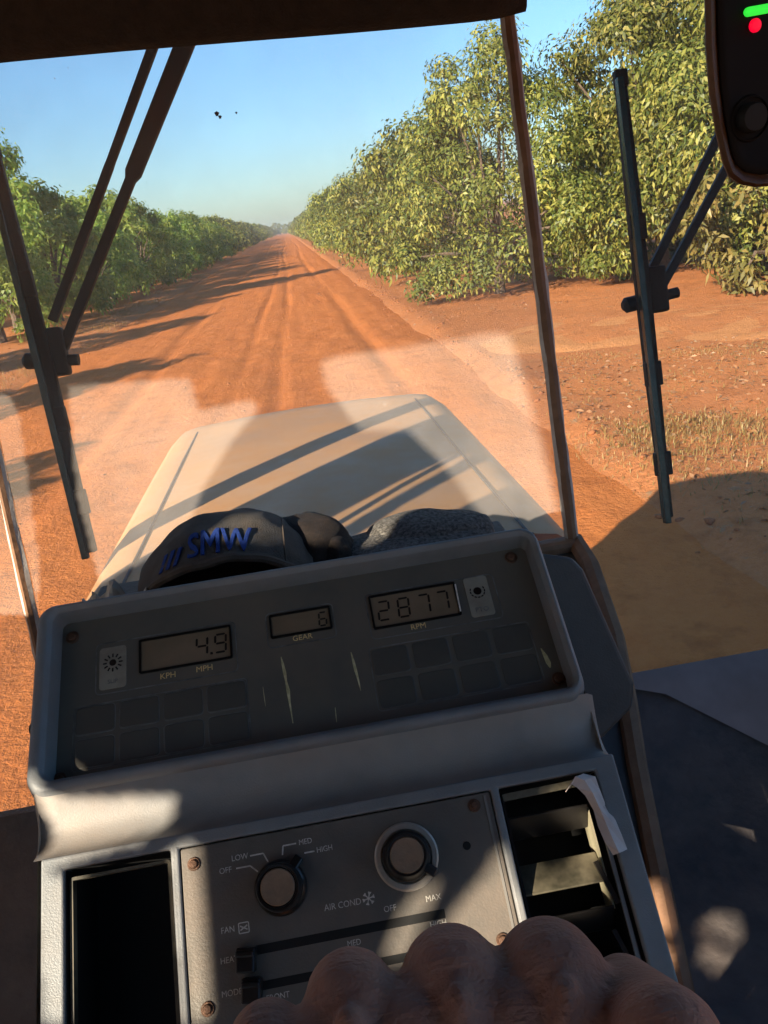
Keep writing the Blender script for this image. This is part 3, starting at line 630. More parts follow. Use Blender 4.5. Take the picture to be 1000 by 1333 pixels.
# ================================================================ WIPERS
def wiper(label, a, b, arms, pin, clip_z):
    """blade from a to b (x, z on the glass), arms as (x, z) pairs, pin across the bracket"""
    t = thing('wiper', gp(a[0], a[1], .03), label, 'wiper', 'windscreen wipers')
    P = lambda q, o: gp(q[0], q[1], o)
    A, Bq = P(a, .022), P(b, .022); bm = bmesh.new()
    n = 14; ls = []
    for i in range(n+1):
        k = i/n; p = A.lerp(Bq, k); wd = .0075 + .0035*math.sin(math.pi*min(1, k*1.1)) ; d = (Bq-A).normalized(); s = d.cross(GN).normalized()
        ls.append([p - s*wd + GN*.004, p - s*wd - GN*.008, p + s*wd - GN*.008, p + s*wd + GN*.004])
    loops(bm, ls, True, True, True); put('blade_carrier', bm, WIPER, t, bevel=.002)
    bm = bmesh.new(); d = (Bq-A).normalized(); s = d.cross(GN).normalized()
    bar(bm, A + d*.01 + GN*.011 + s*.0065, Bq + d*.006 + GN*.011 + s*.0065, .009, .012, GN); put('blade_rubber', bm, RUBBER, t, bevel=.001)
    for k in (0.33, .66, .87):                                       # claws that grip the rubber
        p = A.lerp(Bq, k); bm = bmesh.new(); bar(bm, p - d*.018 + GN*.002, p + d*.018 + GN*.002, .0245, .014, GN); put('blade_claw', bm, WIPER, t, bevel=.002)
    p = A + d*.008; bm = bmesh.new(); bar(bm, p - d*.012, p + d*.012, .019, .015, GN); put('end_clip', bm, WIPER, t, bevel=.003)
    for q0, q1, w0, w1 in arms:
        bm = bmesh.new(); p0, p1 = P(q0, .045), P(q1, .04); dd = (p1-p0).normalized(); ss = dd.cross(GN).normalized()
        ls = [[p + ss*x*wd/2 + GN*y*.005 for x, y in ((-1, -1), (1, -1), (1, 1), (-1, 1))] for p, wd in ((p0, w0), (p0.lerp(p1, .48), w0*.85), (p0.lerp(p1, .5), w1), (p1, w1))]
        loops(bm, ls, True, True, True); put('arm', bm, WIPER, t, bevel=.001)
    q0, q1 = P(pin[0], .036), P(pin[1], .036); bm = bmesh.new(); tube(bm, [q0, q0.lerp(q1, .06), q0.lerp(q1, .3), q0.lerp(q1, .34), q1], [.006, .0115, .0115, .008, .008], 12); put('pivot_pin', bm, WIPER, t, smooth=True)
    m = q0.lerp(q1, .62); bm = bmesh.new(); bar(bm, m + GUP*.045, m - GUP*.022, .03, .022, GN); put('bracket', bm, WIPER, t, bevel=.004)
    return t
wiper('black wiper on the left, hanging from the header by two slanting arms', (-.371, .165), (-.351, -.392),
      [((-.112, .31), (-.344, -.068), .013, .012), ((-.066, .31), (-.337, -.106), .026, .014)], ((-.394, -.116), (-.318, -.125)), 0)
wiper('black wiper on the right, blade upright, arms reaching up behind the monitor', (.501, .150), (.504, -.480),
      [((.80, .27), (.527, -.115), .012, .012), ((.83, .24), (.532, -.152), .012, .012)], ((.474, -.163), (.56, -.155)), 0)

# ================================================================ INSTRUMENT CONSOLE
A = Frame((-.04, .525, -.2835), (0, .11, .083)); Bf = Frame((-.04, .40, -.395), (0, 1, 1))
con = thing('instrument_console', (-.04, .5, -.55), 'worn grey instrument console with displays and climate controls in front of the windscreen', 'console')
# shell: two cheeks, back and bottom
def shell():
    bm = bmesh.new(); side = lambda u: [A(u, 71, -10), A(u, 40, -10), A(u, -66, -10), Bf(u, 50, -8), Bf(u, -20, -8), Bf(u, -104, -8), Bf(u, -104, -95), Bf(u, 40, -110), A(u, 71, -75)]
    l, r = side(-184), side(195)
    L_ = [bm.verts.new(p) for p in l]; R_ = [bm.verts.new(p) for p in r]
    bm.faces.new(L_); bm.faces.new(R_[::-1])
    for i in range(5, 9): j = (i+1) % 9; bm.faces.new((L_[i], L_[j], R_[j], R_[i]))
    return bm
put('housing', shell(), PLASTIC, con)
bm = bmesh.new(); O = (-191, 195, -70, 73); I = (-179, 188, -60, 66)
def off(b, d): return (b[0]-d, b[1]+d, b[2]-d, b[3]+d)
loops(bm, [[A(*p, w_) for p in rr(*off(b, d), r_, 8)] for b, d, r_, w_ in
           ((O, 3, 15, -62), (O, 1.5, 14, -14), (O, 0, 14, -5), (O, -1.6, 13, -1.2), (O, -4, 12, 0), (I, 4.2, 12, 0), (I, 2.6, 11, -.8), (I, 1.8, 10, -2.4), (I, .6, 8, -3.2), (I, 0, 7, -4.5), (I, -1.5, 5, -21))])
put('bezel', bm, BEZEL, con, smooth=True, angle=50)
pn = None
bm = bmesh.new(); pad(bm, A, -181, 189, -62, 67, 5, -26, -20, .2); pn = put('instrument_panel', bm, PANEL, con)
W0 = -20.0
def lcd(u0, u1, v0, v1, name):
    bm = bmesh.new(); ring(bm, A, u0-1.6, u1+1.6, v0-1.6, v1+1.6, 1.6, 1.6, W0, W0+1.4); put('display_frame', bm, LCDFR, pn)
    bm = bmesh.new(); pad(bm, A, u0, u1, v0, v1, .5, W0-.5, W0+.35, .05); return put('display', bm, LCD, pn)
def border(u0, u1, v0, v1, r=4, wd=.8, m=LINE):
    bm = bmesh.new(); ring(bm, A, u0, u1, v0, v1, r, wd, W0-.2, W0+.25); return put('printed_border', bm, m, pn)
SEG = {'2': 'abged', '4': 'fgbc', '6': 'afgedc', '7': 'abc', '8': 'abcdefg', '9': 'abcfgd'}
def digit(ch, u, v, wd, ht, th=1.7):
    bm = bmesh.new(); g = .35; x0, x1, y0, y1, ym = u-wd/2, u+wd/2, v-ht/2, v+ht/2, v; w_ = W0+.42
    def H(y): return [(x0+g, y), (x0+g+th/2, y+th/2), (x1-g-th/2, y+th/2), (x1-g, y), (x1-g-th/2, y-th/2), (x0+g+th/2, y-th/2)]
    def Vv(x, a, b): return [(x, a+g), (x+th/2, a+g+th/2), (x+th/2, b-g-th/2), (x, b-g), (x-th/2, b-g-th/2), (x-th/2, a+g+th/2)]
    S = {'a': H(y1), 'd': H(y0), 'g': H(ym), 'f': Vv(x0, ym, y1), 'b': Vv(x1, ym, y1), 'e': Vv(x0, y0, ym), 'c': Vv(x1, y0, ym)}
    sl_ = lambda p: (p[0] + (p[1]-v)*.06, p[1])
    for s in SEG[ch]:
        ps = [sl_(p) for p in S[s]]; loops(bm, [[A(*p, w_-.3) for p in ps], [A(*p, w_) for p in ps]], True, False, True)
    return put('digit', bm, INK, pn)
# speed
border(-152, -46.5, 1.5, 43); lcd(-118, -51.5, 14, 38.5, 's'); digit('4', -72.5, 26.5, 8, 14.5); digit('9', -58.5, 26.5, 8, 14.5)
bm = bmesh.new(); pad(bm, A, -66.6, -64.6, 18.4, 20.4, .4, W0+.1, W0+.42, .05); put('decimal_point', bm, INK, pn)
words('KPH', A, -98.5, 7.6, W0+.25, 4.6, GOLD, pn); words('MPH', A, -71.5, 8.2, W0+.25, 4.6, GOLD, pn)
def icon_plate(u0, u1, v0, v1):
    bm = bmesh.new(); pad(bm, A, u0, u1, v0, v1, 2.5, W0-.2, W0+.6, .3); return put('icon_plate', bm, IVORY, pn)
icon_plate(-149, -129, 5, 38.5)
bm = bmesh.new(); c0 = (-139, 25.5)
lathe(bm, A, *c0, [(2.6, W0+.5), (2.6, W0+.8), (1.3, W0+.85)], 20)
for k in range(12):
    a = k*math.pi/6; p0, p1 = (c0[0]+4.4*math.cos(a), c0[1]+4.4*math.sin(a)), (c0[0]+7.2*math.cos(a), c0[1]+7.2*math.sin(a)); bar(bm, A(*p0, W0+.7), A(*p1, W0+.7), .0011, .0003, A.n)
put('sun_symbol', bm, INK, pn); words('SLIP', A, -139, 10.5, W0+.65, 3.2, LINE, pn)
# gear
border(-23.5, 29, 15, 44.5); lcd(-19, 25, 24, 40.5, 'g'); digit('6', 20, 32, 5.5, 11, 1.4); words('GEAR', A, 3, 19.6, W0+.25, 4.4, GOLD, pn)
# engine speed
border(54, 156, 7.5, 46.5); lcd(58.5, 123.5, 17, 42.5, 'r')
for ch, u in zip('2877', (67, 82.5, 98.5, 113)): digit(ch, u, 30, 8.2, 15.5, 1.6)
words('RPM', A, 90.5, 12.2, W0+.25, 4.6, GOLD, pn)
bm = bmesh.new(); bar(bm, A(125.3, 41.5, W0+1.5), A(124.3, 18, W0+1.5), .0011, .0006, A.n); put('worn_edge', bm, PRINT, pn)
icon_plate(132, 150.5, 11.5, 45.5)
bm = bmesh.new(); c0 = (141, 33); lathe(bm, A, *c0, [(3.2, W0+.5), (3.2, W0+.8), (1.2, W0+.85)], 20)
for k in range(9):
    a0, a1 = R(150+k*28), R(150+(k+1)*28-9); bar(bm, A(c0[0]+5.6*math.cos(a0), c0[1]+5.6*math.sin(a0), W0+.7), A(c0[0]+5.6*math.cos(a1), c0[1]+5.6*math.sin(a1), W0+.7), .0009, .0003, A.n)
put('shaft_symbol', bm, INK, pn); words('PTO', A, 141, 17, W0+.65, 4, LINE, pn)
# membrane buttons in two blocks of eight
for u0, u1, v0, v1 in ((-167, -41, -52, -4.5), (50, 172.5, -48, 1.5)):
    border(u0, u1, v0, v1, 3, .7)
    cw, chh = (u1-u0)/4, (v1-v0)/2
    for i in range(4):
        for j in range(2):
            a, b = u0+i*cw+1.8, v0+j*chh+1.8; bm = bmesh.new(); pad(bm, A, a, a+cw-3.6, b, b+chh-3.6, 3, W0-.3, W0+.5, .5); put('membrane_button', bm, PAD, pn)
            if u0 < 0: bm = bmesh.new(); ring(bm, A, a-.5, a+cw-3.1, b-.5, b+chh-3.1, 3, .45, W0-.2, W0+.35); put('printed_border', bm, LINE, pn)
def scratch(pts):
    bm = bmesh.new(); l, r_ = [], []
    for u, v, wd in pts: l.append(A(u-wd/2, v, W0+.12)); r_.append(A(u+wd/2, v, W0+.12))
    loops(bm, [l, r_], False); put('scratch', bm, SCRATCH, pn)
scratch([(-14.6, 7, .4), (-13.9, 1, 1.8), (-13.2, -6, 2.4), (-12.8, -13, 1.3), (-12.1, -20, 2.6), (-12.0, -28, 1.5), (-11.6, -37, .9), (-11.3, -45, .6)])
scratch([(37.2, 1, .5), (37.9, -6, 1.7), (38.4, -13, 2.2), (39.2, -20, 1.4), (39.8, -30, .4)])
scratch([(19.8, -39, .3), (19.6, -44, .7), (19.4, -50, .3)]); scratch([(-30, -14, .2), (-29.7, -22, .5), (-29.4, -29, .2)])
scratch([(176, -22, .6), (177.5, -28, 3), (178.3, -34, 3.6), (178.6, -38, 1)])
sb = bmesh.new(); FI = Frame((0, 0, 0), (0, 1, 0))
lathe(sb, FI, 0, 0, [(5.0, 0), (5.0, 1.0), (4.6, 1.4), (3.4, 1.4), (3.2, .9), (3.2, 2.6), (2.6, 3.2), (.8, 3.3)], 18)
screw_me = bpy.data.meshes.new('screw'); sb.to_mesh(screw_me); sb.free(); screw_me.materials.append(SCREW)
for u, v in ((-170, 52), (174, 57), (182, -47.5), (-174.5, -55.5)): piece('screw', screw_me, None, pn, A.M(u, v, W0, u))
# rolled channel between the two faces
bm = bmesh.new(); ls = []
p0, p3 = A(0, -67, -3.5), Bf(0, 57.5, -.5)
c1, c2 = A(0, -82, -14), Bf(0, 66, -22)
for u in [-187, -184] + list(range(-170, 190, 24)) + [194, 198.5]:
    row = []; e = 3.5 if u in (-187, 198.5) else 0
    for k in range(13):
        t = k/12; q = p0*(1-t)**3 + c1*3*t*(1-t)**2 + c2*3*t*t*(1-t) + p3*t**3; row.append(Vector((A.o.x + u*.001, q.y + e*.0006, q.z - e*.001)))
    ls.append(row)
loops(bm, ls, False); put('channel', bm, PLASTIC, con, smooth=True, angle=80)
# lower frame with three openings
us = [-179, -164.5, -97, -91.5, 113, 118.5, 184, 199]; vs_ = [-104, -96, 49.5, 58]
bm = bmesh.new(); gv = {}
def gvx(i, j, w_):
    k = (i, j, w_)
    if k not in gv: gv[k] = bm.verts.new(Bf(us[i], vs_[j], w_))
    return gv[k]
solid = lambda i, j: 0 <= i < 7 and 0 <= j < 3 and not (j == 1 and i in (1, 3, 5))
for i in range(7):
    for j in range(3):
        if not solid(i, j): continue
        bm.faces.new([gvx(*q, 0) for q in ((i, j), (i+1, j), (i+1, j+1), (i, j+1))])
        for (di, dj), (a, b) in (((-1, 0), ((i, j), (i, j+1))), ((1, 0), ((i+1, j), (i+1, j+1))), ((0, -1), ((i, j), (i+1, j))), ((0, 1), ((i, j+1), (i+1, j+1)))):
            if not solid(i+di, j+dj): bm.faces.new((gvx(*a, 0), gvx(*b, 0), gvx(*b, -14), gvx(*a, -14)))
put('lower_frame', bm, BEZEL, con, bevel=.0016, seg=3)
# climate panel
bm = bmesh.new(); pad(bm, Bf, -90.6, 112.2, -96, 48.6, 1.2, -9, -1.8, .5); ac = put('climate_panel', bm, ACP, con)
WB = -1.8
bm = bmesh.new(); bar(bm, Bf(108.7, 47, WB), Bf(108.7, -95, WB), .0016, .0012, Bf.n); put('panel_rib', bm, ACEDGE, ac)
def knob(u, v, ring_r, cap, tilt):
    bm = bmesh.new()
    if ring_r: lathe(bm, Bf, u, v, [(ring_r, WB-.2), (ring_r, WB+1.6), (ring_r-1.2, WB+2.6), (ring_r-4, WB+2.4), (ring_r-5.4, WB+.6)], 40); rg = put('knob_ring', bm, RING, ac, smooth=True)
    bm = bmesh.new(); n = 40; prof = [(16.6, WB), (16.2, WB+5), (15.2, WB+6.2), (14.4, WB+7), (13.6, WB+17), (12.8, WB+18.4), (11.6, WB+18.2), (11.4, WB+17.2)]
    if ring_r: prof = [(r_*.94, w_) for r_, w_ in prof]
    lathe(bm, Bf, u, v, prof, n); kb = put('knob', bm, KNOB, ac, smooth=True, angle=40)
    bm = bmesh.new(); lathe(bm, Bf, u, v, [(10.6, WB+16.8), (10.6, WB+17.9), (10.0, WB+18.5), (3, WB+18.1)], n); put('knob_cap', bm, KNOBCAP, kb, smooth=True, angle=40)
    bm = bmesh.new(); d = Vector((math.cos(tilt), math.sin(tilt), 0))
    p0, p1 = Bf(u+d.x*12, v+d.y*12, WB+4.5), Bf(u+d.x*21, v+d.y*21, WB+3.2); bar(bm, p0, p1, .0062, .0055, Bf.n); put('pointer', bm, KNOB, kb, bevel=.0012)
knob(-29.5, 15.5, 0, 1, R(48)); knob(51.5, 19.5, 20.5, 1, R(-38))
def printed_path(pts):
    for p, q in zip(pts[:-1], pts[1:]):
        bm = bmesh.new(); bar(bm, Bf(*p, WB+.08), Bf(*q, WB+.08), .0009, .0003, Bf.n); put('printed_line', bm, PRINT, ac)
printed_path([(-56.5, 31.3), (-47.5, 31.3), (-43, 27)]); printed_path([(-47, 37.2), (-38.5, 37.2), (-36, 31.6)])
printed_path([(-26.5, 34), (-25.5, 39.4), (-17, 39.4)]); printed_path([(-12.5, 32.8), (-6, 32.8)])
for s, u, v, h_ in (('OFF', -63.3, 31.2, 3.6), ('LOW', -53.6, 37.4, 3.6), ('MED', -11.0, 39.4, 3.4), ('HIGH', .6, 33, 3.4), ('FAN', -64.9, -2.6, 3.6), ('HEAT', -65.5, -19, 3.5),
                    ('MODE', -65.5, -36.6, 3.5), ('FRONT', -38.5, -43.2, 3.4), ('AIR COND', 7.2, -1.0, 3.8), ('OFF', 35.9, -8.2, 3.6), ('MAX', 63.6, -7, 3.6), ('HIGH', 63.8, -21.6, 3.4), ('MED', 10.9, -23, 3.4)):
    words(s, Bf, u, v, WB+.12, h_, PRINT, ac, 0, .92)
bm = bmesh.new()
for k in range(3):
    a = k*math.pi/3 + .2; bar(bm, Bf(23.7-3.8*math.cos(a), -.2-3.8*math.sin(a), WB+.1), Bf(23.7+3.8*math.cos(a), -.2+3.8*math.sin(a), WB+.1), .0007, .0003, Bf.n)
    for s in (-1, 1):
        for e in (-.5, .5): c = (23.7+s*2.2*math.cos(a), -.2+s*2.2*math.sin(a)); bar(bm, Bf(*c, WB+.13), Bf(c[0]+s*1.8*math.cos(a+e), c[1]+s*1.8*math.sin(a+e), WB+.13), .0006, .0003, Bf.n)
put('snow_symbol', bm, PRINT, ac)
bm = bmesh.new(); ring(bm, Bf, -58.4, -51.6, -6.2, .2, 1, .6, WB-.2, WB+.15); bar(bm, Bf(-57.2, -1.8, WB+.1), Bf(-52.8, -4.2, WB+.1), .0008, .0003, Bf.n); bar(bm, Bf(-57.2, -4.2, WB+.12), Bf(-52.8, -1.8, WB+.12), .0008, .0003, Bf.n); put('fan_symbol', bm, PRINT, ac)
for u0, u1, v, hh in ((-49, 69, -16.6, 2.6), (-49, 69, -36, 2.4)):
    bm = bmesh.new(); pad(bm, Bf, u0, u1, v-hh, v+hh, .5, WB-.2, WB+.16, .05); put('slider_slot', bm, BLACK, ac)
for u, v in ((-54.5, -20.6), (-52.8, -37.0)):
    bm = bmesh.new(); box(bm, (0, 0, .0045), (.0115, .0135, .011), Bf.M(u, v, WB, -.12)); box(bm, (0, .0035, .0112), (.0115, .0035, .003), Bf.M(u, v, WB, -.12)); put('slider_knob', bm, KNOB, ac, bevel=.0011)
bm = bmesh.new(); lathe(bm, Bf, 90.7, 19, [(2.6, WB-.1), (2.6, WB+.2), (.5, WB+.18)], 14); put('mounting_hole', bm, BLACK, ac)
for u, v in ((-82.8, 38.5), (100.8, 42.0), (-80.5, -42.4), (100.8, -37.2)): piece('screw', screw_me, None, ac, Bf.M(u, v, WB, u) @ Matrix.Diagonal((.82, .82, .82, 1)))
# air vents
def vent(u0, u1, v0, v1):
    bm = bmesh.new(); r0 = [(u0, v0), (u1, v0), (u1, v1), (u0, v1)]; loops(bm, [[Bf(*p, -3) for p in r0], [Bf(*p, -62) for p in r0]], True, False, True); return put('vent_duct', bm, BLACK, con)
vl = vent(-164, -97.4, -96, 49.2)
bm = bmesh.new(); ring(bm, Bf, -162.5, -98.2, -95, 44.5, 2.5, 2.0, -12, -5); put('duct_lip', bm, LOUVRE, vl)
vr = vent(118.8, 183.8, -96, 49.2)
bm = bmesh.new(); ring(bm, Bf, 120, 182.5, -95, 46, 3, 1.6, -14, -6); put('duct_lip', bm, LCDFR, vr)
bm = bmesh.new(); bar(bm, Bf(121, 43.6, -7.5), Bf(172, 44.4, -7.5), .0045, .004, Bf.n); put('duct_lip', bm, LOUVRE, vr)
for v, tilt, m_ in ((24, .9, KNOB), (-7.5, -.55, LOUVRE), (-37, .9, KNOB), (-66, .9, KNOB)):
    bm = bmesh.new(); M = Bf.M(148, v, -16) @ Matrix.Rotation(tilt, 4, 'X'); box(bm, (0, 0, 0), (.054, .021, .0016), M); lv = put('louvre', bm, m_, vr, bevel=.0006)
bm = bmesh.new(); box(bm, (.0286, -.02, -.022), (.0012, .062, .020), Bf.M(147.5, 18, -2)); put('link_bar', bm, VENTPALE, vr)
for v in (-4, -44):
    bm = bmesh.new(); bar(bm, Bf(171, v, -10), Bf(178, v-26, -9), .003, .003, Bf.n); put('hinge_link', bm, KNOB, vr)
bm = bmesh.new(); bar(bm, Bf(181, 20, -6.5), Bf(180, -95, -6.5), .0022, .003, Bf.n); put('duct_rail', bm, BEZEL, vr)
# slate coloured casing on the right flank of the console
bm = bmesh.new(); pr = [(.150, -.268), (.188, -.279), (.196, -.290), (.226, -.390), (.222, -.410), (.192, -.432), (.150, -.44)]
loops(bm, [[Vector((x, .595 + (z+.28)*.25, z)) for x, z in pr], [Vector((x, .70, z-.06)) for x, z in pr]], True, True, True); put('side_casing', bm, SLATE, con, bevel=.004, seg=3)
bm = bmesh.new(); box(bm, (-.04, .56, -.70), (.16, .10, .46)); put('pedestal', bm, CABIN, con, bevel=.02)

# ================================================================ BLIND AND MONITOR
bm = bmesh.new(); ls = []; gq = random.Random(5)
zl = lambda x: .158 - .0265*x - .0016*math.sin(x*9)
for i in range(41):
    x = -.78 + 1.024*i/40; e = min(1, (40-i)/1.6); sh = .35 + .65*math.sin(e*math.pi/2)
    cz, cy = zl(x) + .045, .815; rr_ = [(math.cos(a)*.03, math.sin(a)*.045) for a in [2*math.pi*k/16 for k in range(16)]]
    ls.append([Vector((x + gq.uniform(-.001, .001), cy + a*sh, cz + b*(.86+.14*sh))) for a, b in rr_])
loops(bm, ls, True, True, True)
bl = put('sun_blind', bm, BLIND, None, (-.27, .815, .158), smooth=True); tag(bl, 'dark brown rolled sun blind across the top of the windscreen', 'blind')
mo = thing('monitor', (.35, .5, -.01), 'brown cased monitor with green and red lights, hanging at the upper right', 'monitor')
MF = Frame((.33, .50, .075), (-.045, -.06, 1)); MF.u = Vector((.985, .06, .05)).normalized(); MF.v = (MF.v - MF.u*MF.v.dot(MF.u)).normalized(); MF.n = MF.u.cross(MF.v)
def mon_outline(inset):
    h = [(-78, 70), (-79, 30), (-79, -5), (-77, -30), (-73, -52), (-68.5, -69), (-65, -77), (-58, -83), (-48, -86.5), (-30, -88.5)]
    pts = h + [(-u, v) for u, v in h[::-1]] ; out = []
    for u, v in pts:
        d = Vector((u, v+5)); k = 1 - inset/d.length; out.append((u*k, -5 + (v+5)*k))
    return out
bm = bmesh.new(); loops(bm, [[MF(*p, w_) for p in mon_outline(i_)] for i_, w_ in ((46, -45), (34, -38), (16, -20), (4, -8), (.8, -5), (.6, -2.8), (2.6, -1), (4.6, -1.6), (6.4, -3.5), (7.6, -5))], True, True, True)
put('case', bm, CASE, mo, smooth=True, angle=55)
bm = bmesh.new(); loops(bm, [[MF(*p, w_) for p in mon_outline(i_)] for i_, w_ in ((8.2, -5.2), (8.2, -3.8), (9, -3.2), (13, -3.0), (14, -3.6))], True, False, True); fc = put('front_panel', bm, FACE, mo, smooth=True, angle=40)
bm = bmesh.new(); pad(bm, MF, -55.5, -38, 5.8, 10.6, 2.6, -4, -1.8, .5); put('green_light', bm, emit_mat('led_green', (0.02, 0.50, 0.03), 0.6), mo, label='small glowing green bar light')
bm = bmesh.new(); lathe(bm, MF, -48.6, .9, [(3.6, -4), (3.6, -2.4), (2.4, -1.8), (.6, -1.6)], 18); put('red_light', bm, emit_mat('led_red', (0.62, 0.0, 0.02), 0.6), mo, label='small glowing red round light')
bm = bmesh.new(); lathe(bm, MF, -51, -47, [(13, -3.7), (12.4, -2.4), (11.6, -2.2), (11.2, -3.4)], 28); put('dial_ring', bm, FACE, mo, smooth=True, angle=40)
bm = bmesh.new(); lathe(bm, MF, -52, -46.5, [(8.2, -3.6), (8, 3), (7.2, 4.2), (2, 4.4)], 26); put('dial', bm, mat('dial_grey', (.022, .022, .022), .6, spec=0.2), mo, smooth=True, angle=40)
bm = bmesh.new(); tube(bm, [MF(0, 60, -30), MF(0, 100, -34), MF(10, 330, -60)], .012, 10); put('bracket', bm, CABIN, mo, smooth=True)

# ================================================================ THINGS ON THE SHELF
SHZ = -.345
def lump(name, c, size, seed, m, parent=None, base=None, sub=4, amp=.25, freq=3.0, flat=0.0):
    from mathutils import noise as mn
    bm = bmesh.new(); bmesh.ops.create_icosphere(bm, subdivisions=sub, radius=1)
    for v in bm.verts:
        n = v.co.normalized(); d = 1 + amp*mn.noise(n*freq + Vector((seed, 0, 0))) + amp*.5*mn.noise(n*freq*2.7 + Vector((0, seed, 0)))
        v.co = Vector((n.x*size[0]*d + c[0], n.y*size[1]*d + c[1], max(n.z*size[2]*d, -size[2]*.55) + c[2]))
    return put(name, bm, m, parent, base, smooth=True, angle=180)
def cap():
    t = thing('cap', (-.112, .79, SHZ), 'grey cap with blue lettering lying on the shelf behind the console', 'cap')
    rows_ = [(.700, -.271, .085, .048), (.712, -.2655, .086, .046), (.735, -.2570, .086, .045), (.765, -.2535, .085, .045), (.80, -.258, .082, .047), (.84, -.276, .075, .05), (.872, -.31, .064, .03), (.885, -.343, .05, .0)]
    def S(a, k):                                                     # a across -1..1, k along the crown 0 (rim) .. 7 (back)
        k = min(max(k, 0), 6.999); i = int(k); f = k-i; P_ = [rows_[max(0, min(7, i+d))] for d in (-1, 0, 1, 2)]
        y, z, w_, dr = [.5*((2*b) + (c-a_)*f + (2*a_-5*b+4*c-d)*f*f + (-a_+3*b-3*c+d)*f**3) for a_, b, c, d in zip(*P_)]
        return Vector((-.112 + w_*a, y + .035*a*a*(1-k/7), max(z - dr*abs(a)**2.4 + .0008*math.sin(a*7+k) + .0006*math.sin(a*15-k*2.1) + .0008*math.sin(a*4+k*4.3), SHZ+.003)))
    def nrm(a, k):
        e = .02; return (S(a+e, k)-S(a-e, k)).cross(S(a, k+e*3)-S(a, k-e*3 if k > .1 else k)).normalized()
    def grid(a0, a1, k0, k1, n, m):
        bm = bmesh.new(); loops(bm, [[S(a0+(a1-a0)*i/n, k0+(k1-k0)*j/m) for i in range(n+1)] for j in range(m+1)], False); return bm
    put('front_panel', grid(-1, .72, 0, 4.2, 30, 24), CAPG, t, smooth=True, angle=180)
    put('side_panel', grid(.72, 1.0, 0, 4.2, 8, 24), CAPG, t, smooth=True, angle=180)
    put('back_panel', grid(-1, 1, 4.2, 6.99, 30, 14), CAPD, t, smooth=True, angle=180)
    bm = bmesh.new(); tube(bm, [S(-1+2*i/30, 0) + Vector((0, -.002, -.001)) for i in range(31)], .0042, 8); put('bill_edge', bm, CAPB, t, smooth=True)
    bm = bmesh.new(); loops(bm, [[S(-1+2*i/20, .0) + Vector((0, .002, -.002)) for i in range(21)], [S(-1+2*i/20, 2.2) + Vector((0, 0, -.012)) for i in range(21)], [Vector((S(-1+2*i/20, 2.4).x, .78, SHZ+.002)) for i in range(21)]], False); put('shade_lining', bm, CAPD, t, smooth=True)  # dark sheet added inside the cap, standing for the shade under its rim
    bm = bmesh.new(); tube(bm, [S(.72, .1+4.1*i/12) for i in range(13)], .0009, 6); put('seam', bm, CAPB, t, smooth=True)
    me = text_mesh('SMW', 1.0, .016); bb = bmesh.new(); bb.from_mesh(me); bpy.data.meshes.remove(me)
    for _ in range(2): bmesh.ops.subdivide_edges(bb, edges=[e for e in bb.edges if e.calc_length() > .12], cuts=1)
    bmesh.ops.triangulate(bb, faces=bb.faces)
    xs = [v.co.x for v in bb.verts]; ys = [v.co.y for v in bb.verts]; x0, x1, y0, y1 = min(xs), max(xs), min(ys), max(ys)
    for v in bb.verts:
        a = -.30 + .70*(v.co.x-x0)/(x1-x0); k = .62 + 1.5*(v.co.y-y0)/(y1-y0); up_ = .0018 if v.co.z > 0 else .0004; v.co = S(a, k) + Vector((0, -.5, .86))*up_
    put('lettering', bb, BLUE, t)
    bb = bmesh.new()
    for q in range(3):
        a = -.66 + q*.09; l = [S(a + e*.07 + d, .55 + 1.1*e) + Vector((0, -.5, .86))*.0006 for e, d in ((0, 0), (1, 0), (1, .045), (0, .045))]
        loops(bb, [l, [p + Vector((0, -.5, .86))*.001 for p in l]], True, True, True)
    put('emblem', bb, BLUE, t)
    lump('mesh_back', (-.035, .80, SHZ+.030), (.052, .05, .036), 6, CAPD, t, amp=.12, freq=1.6)
    lump('strap', (-.008, .775, SHZ+.030), (.020, .018, .022), 2, CAPD, t, amp=.15, freq=1.5)
    return t
cap()
tw = thing('towel', (.085, .80, SHZ), 'folded grey knitted towel on the shelf right of the cap', 'towel')
lump('fold', (.075, .79, SHZ+.014), (.092, .06, .020), 3, TOWEL, tw, amp=.12, freq=1.4)
lump('fold', (.095, .815, SHZ+.020), (.074, .05, .021), 9, TOWEL, tw, amp=.14, freq=1.3)
def crumple(name, c, size, seed, m, label, cat):
    from mathutils import noise as mn
    bm = bmesh.new(); bmesh.ops.create_grid(bm, x_segments=18, y_segments=14, size=.5)
    for v in bm.verts:
        x, y = v.co.x, v.co.y; a = mn.cell(Vector((x*5+seed, y*5, 0)))
        v.co = Vector((c[0]+x*size[0], c[1]+y*size[1], c[2] + size[2]*(.4+abs(mn.noise(Vector((x*3+seed, y*3, 1)))*1.8 + .25*mn.noise(Vector((x*7, y*7, seed))))))) 
    o = put(name, bm, m, None, (c[0], c[1], c[2])); o.modifiers.new('thick', 'SOLIDIFY').thickness = .0006; tag(o, label, cat); return o
crumple('crumpled_paper', (-.212, .735, SHZ+.012), (.06, .05, .026), 4, PAPERB, 'crumpled beige paper scrap left of the cap', 'paper')
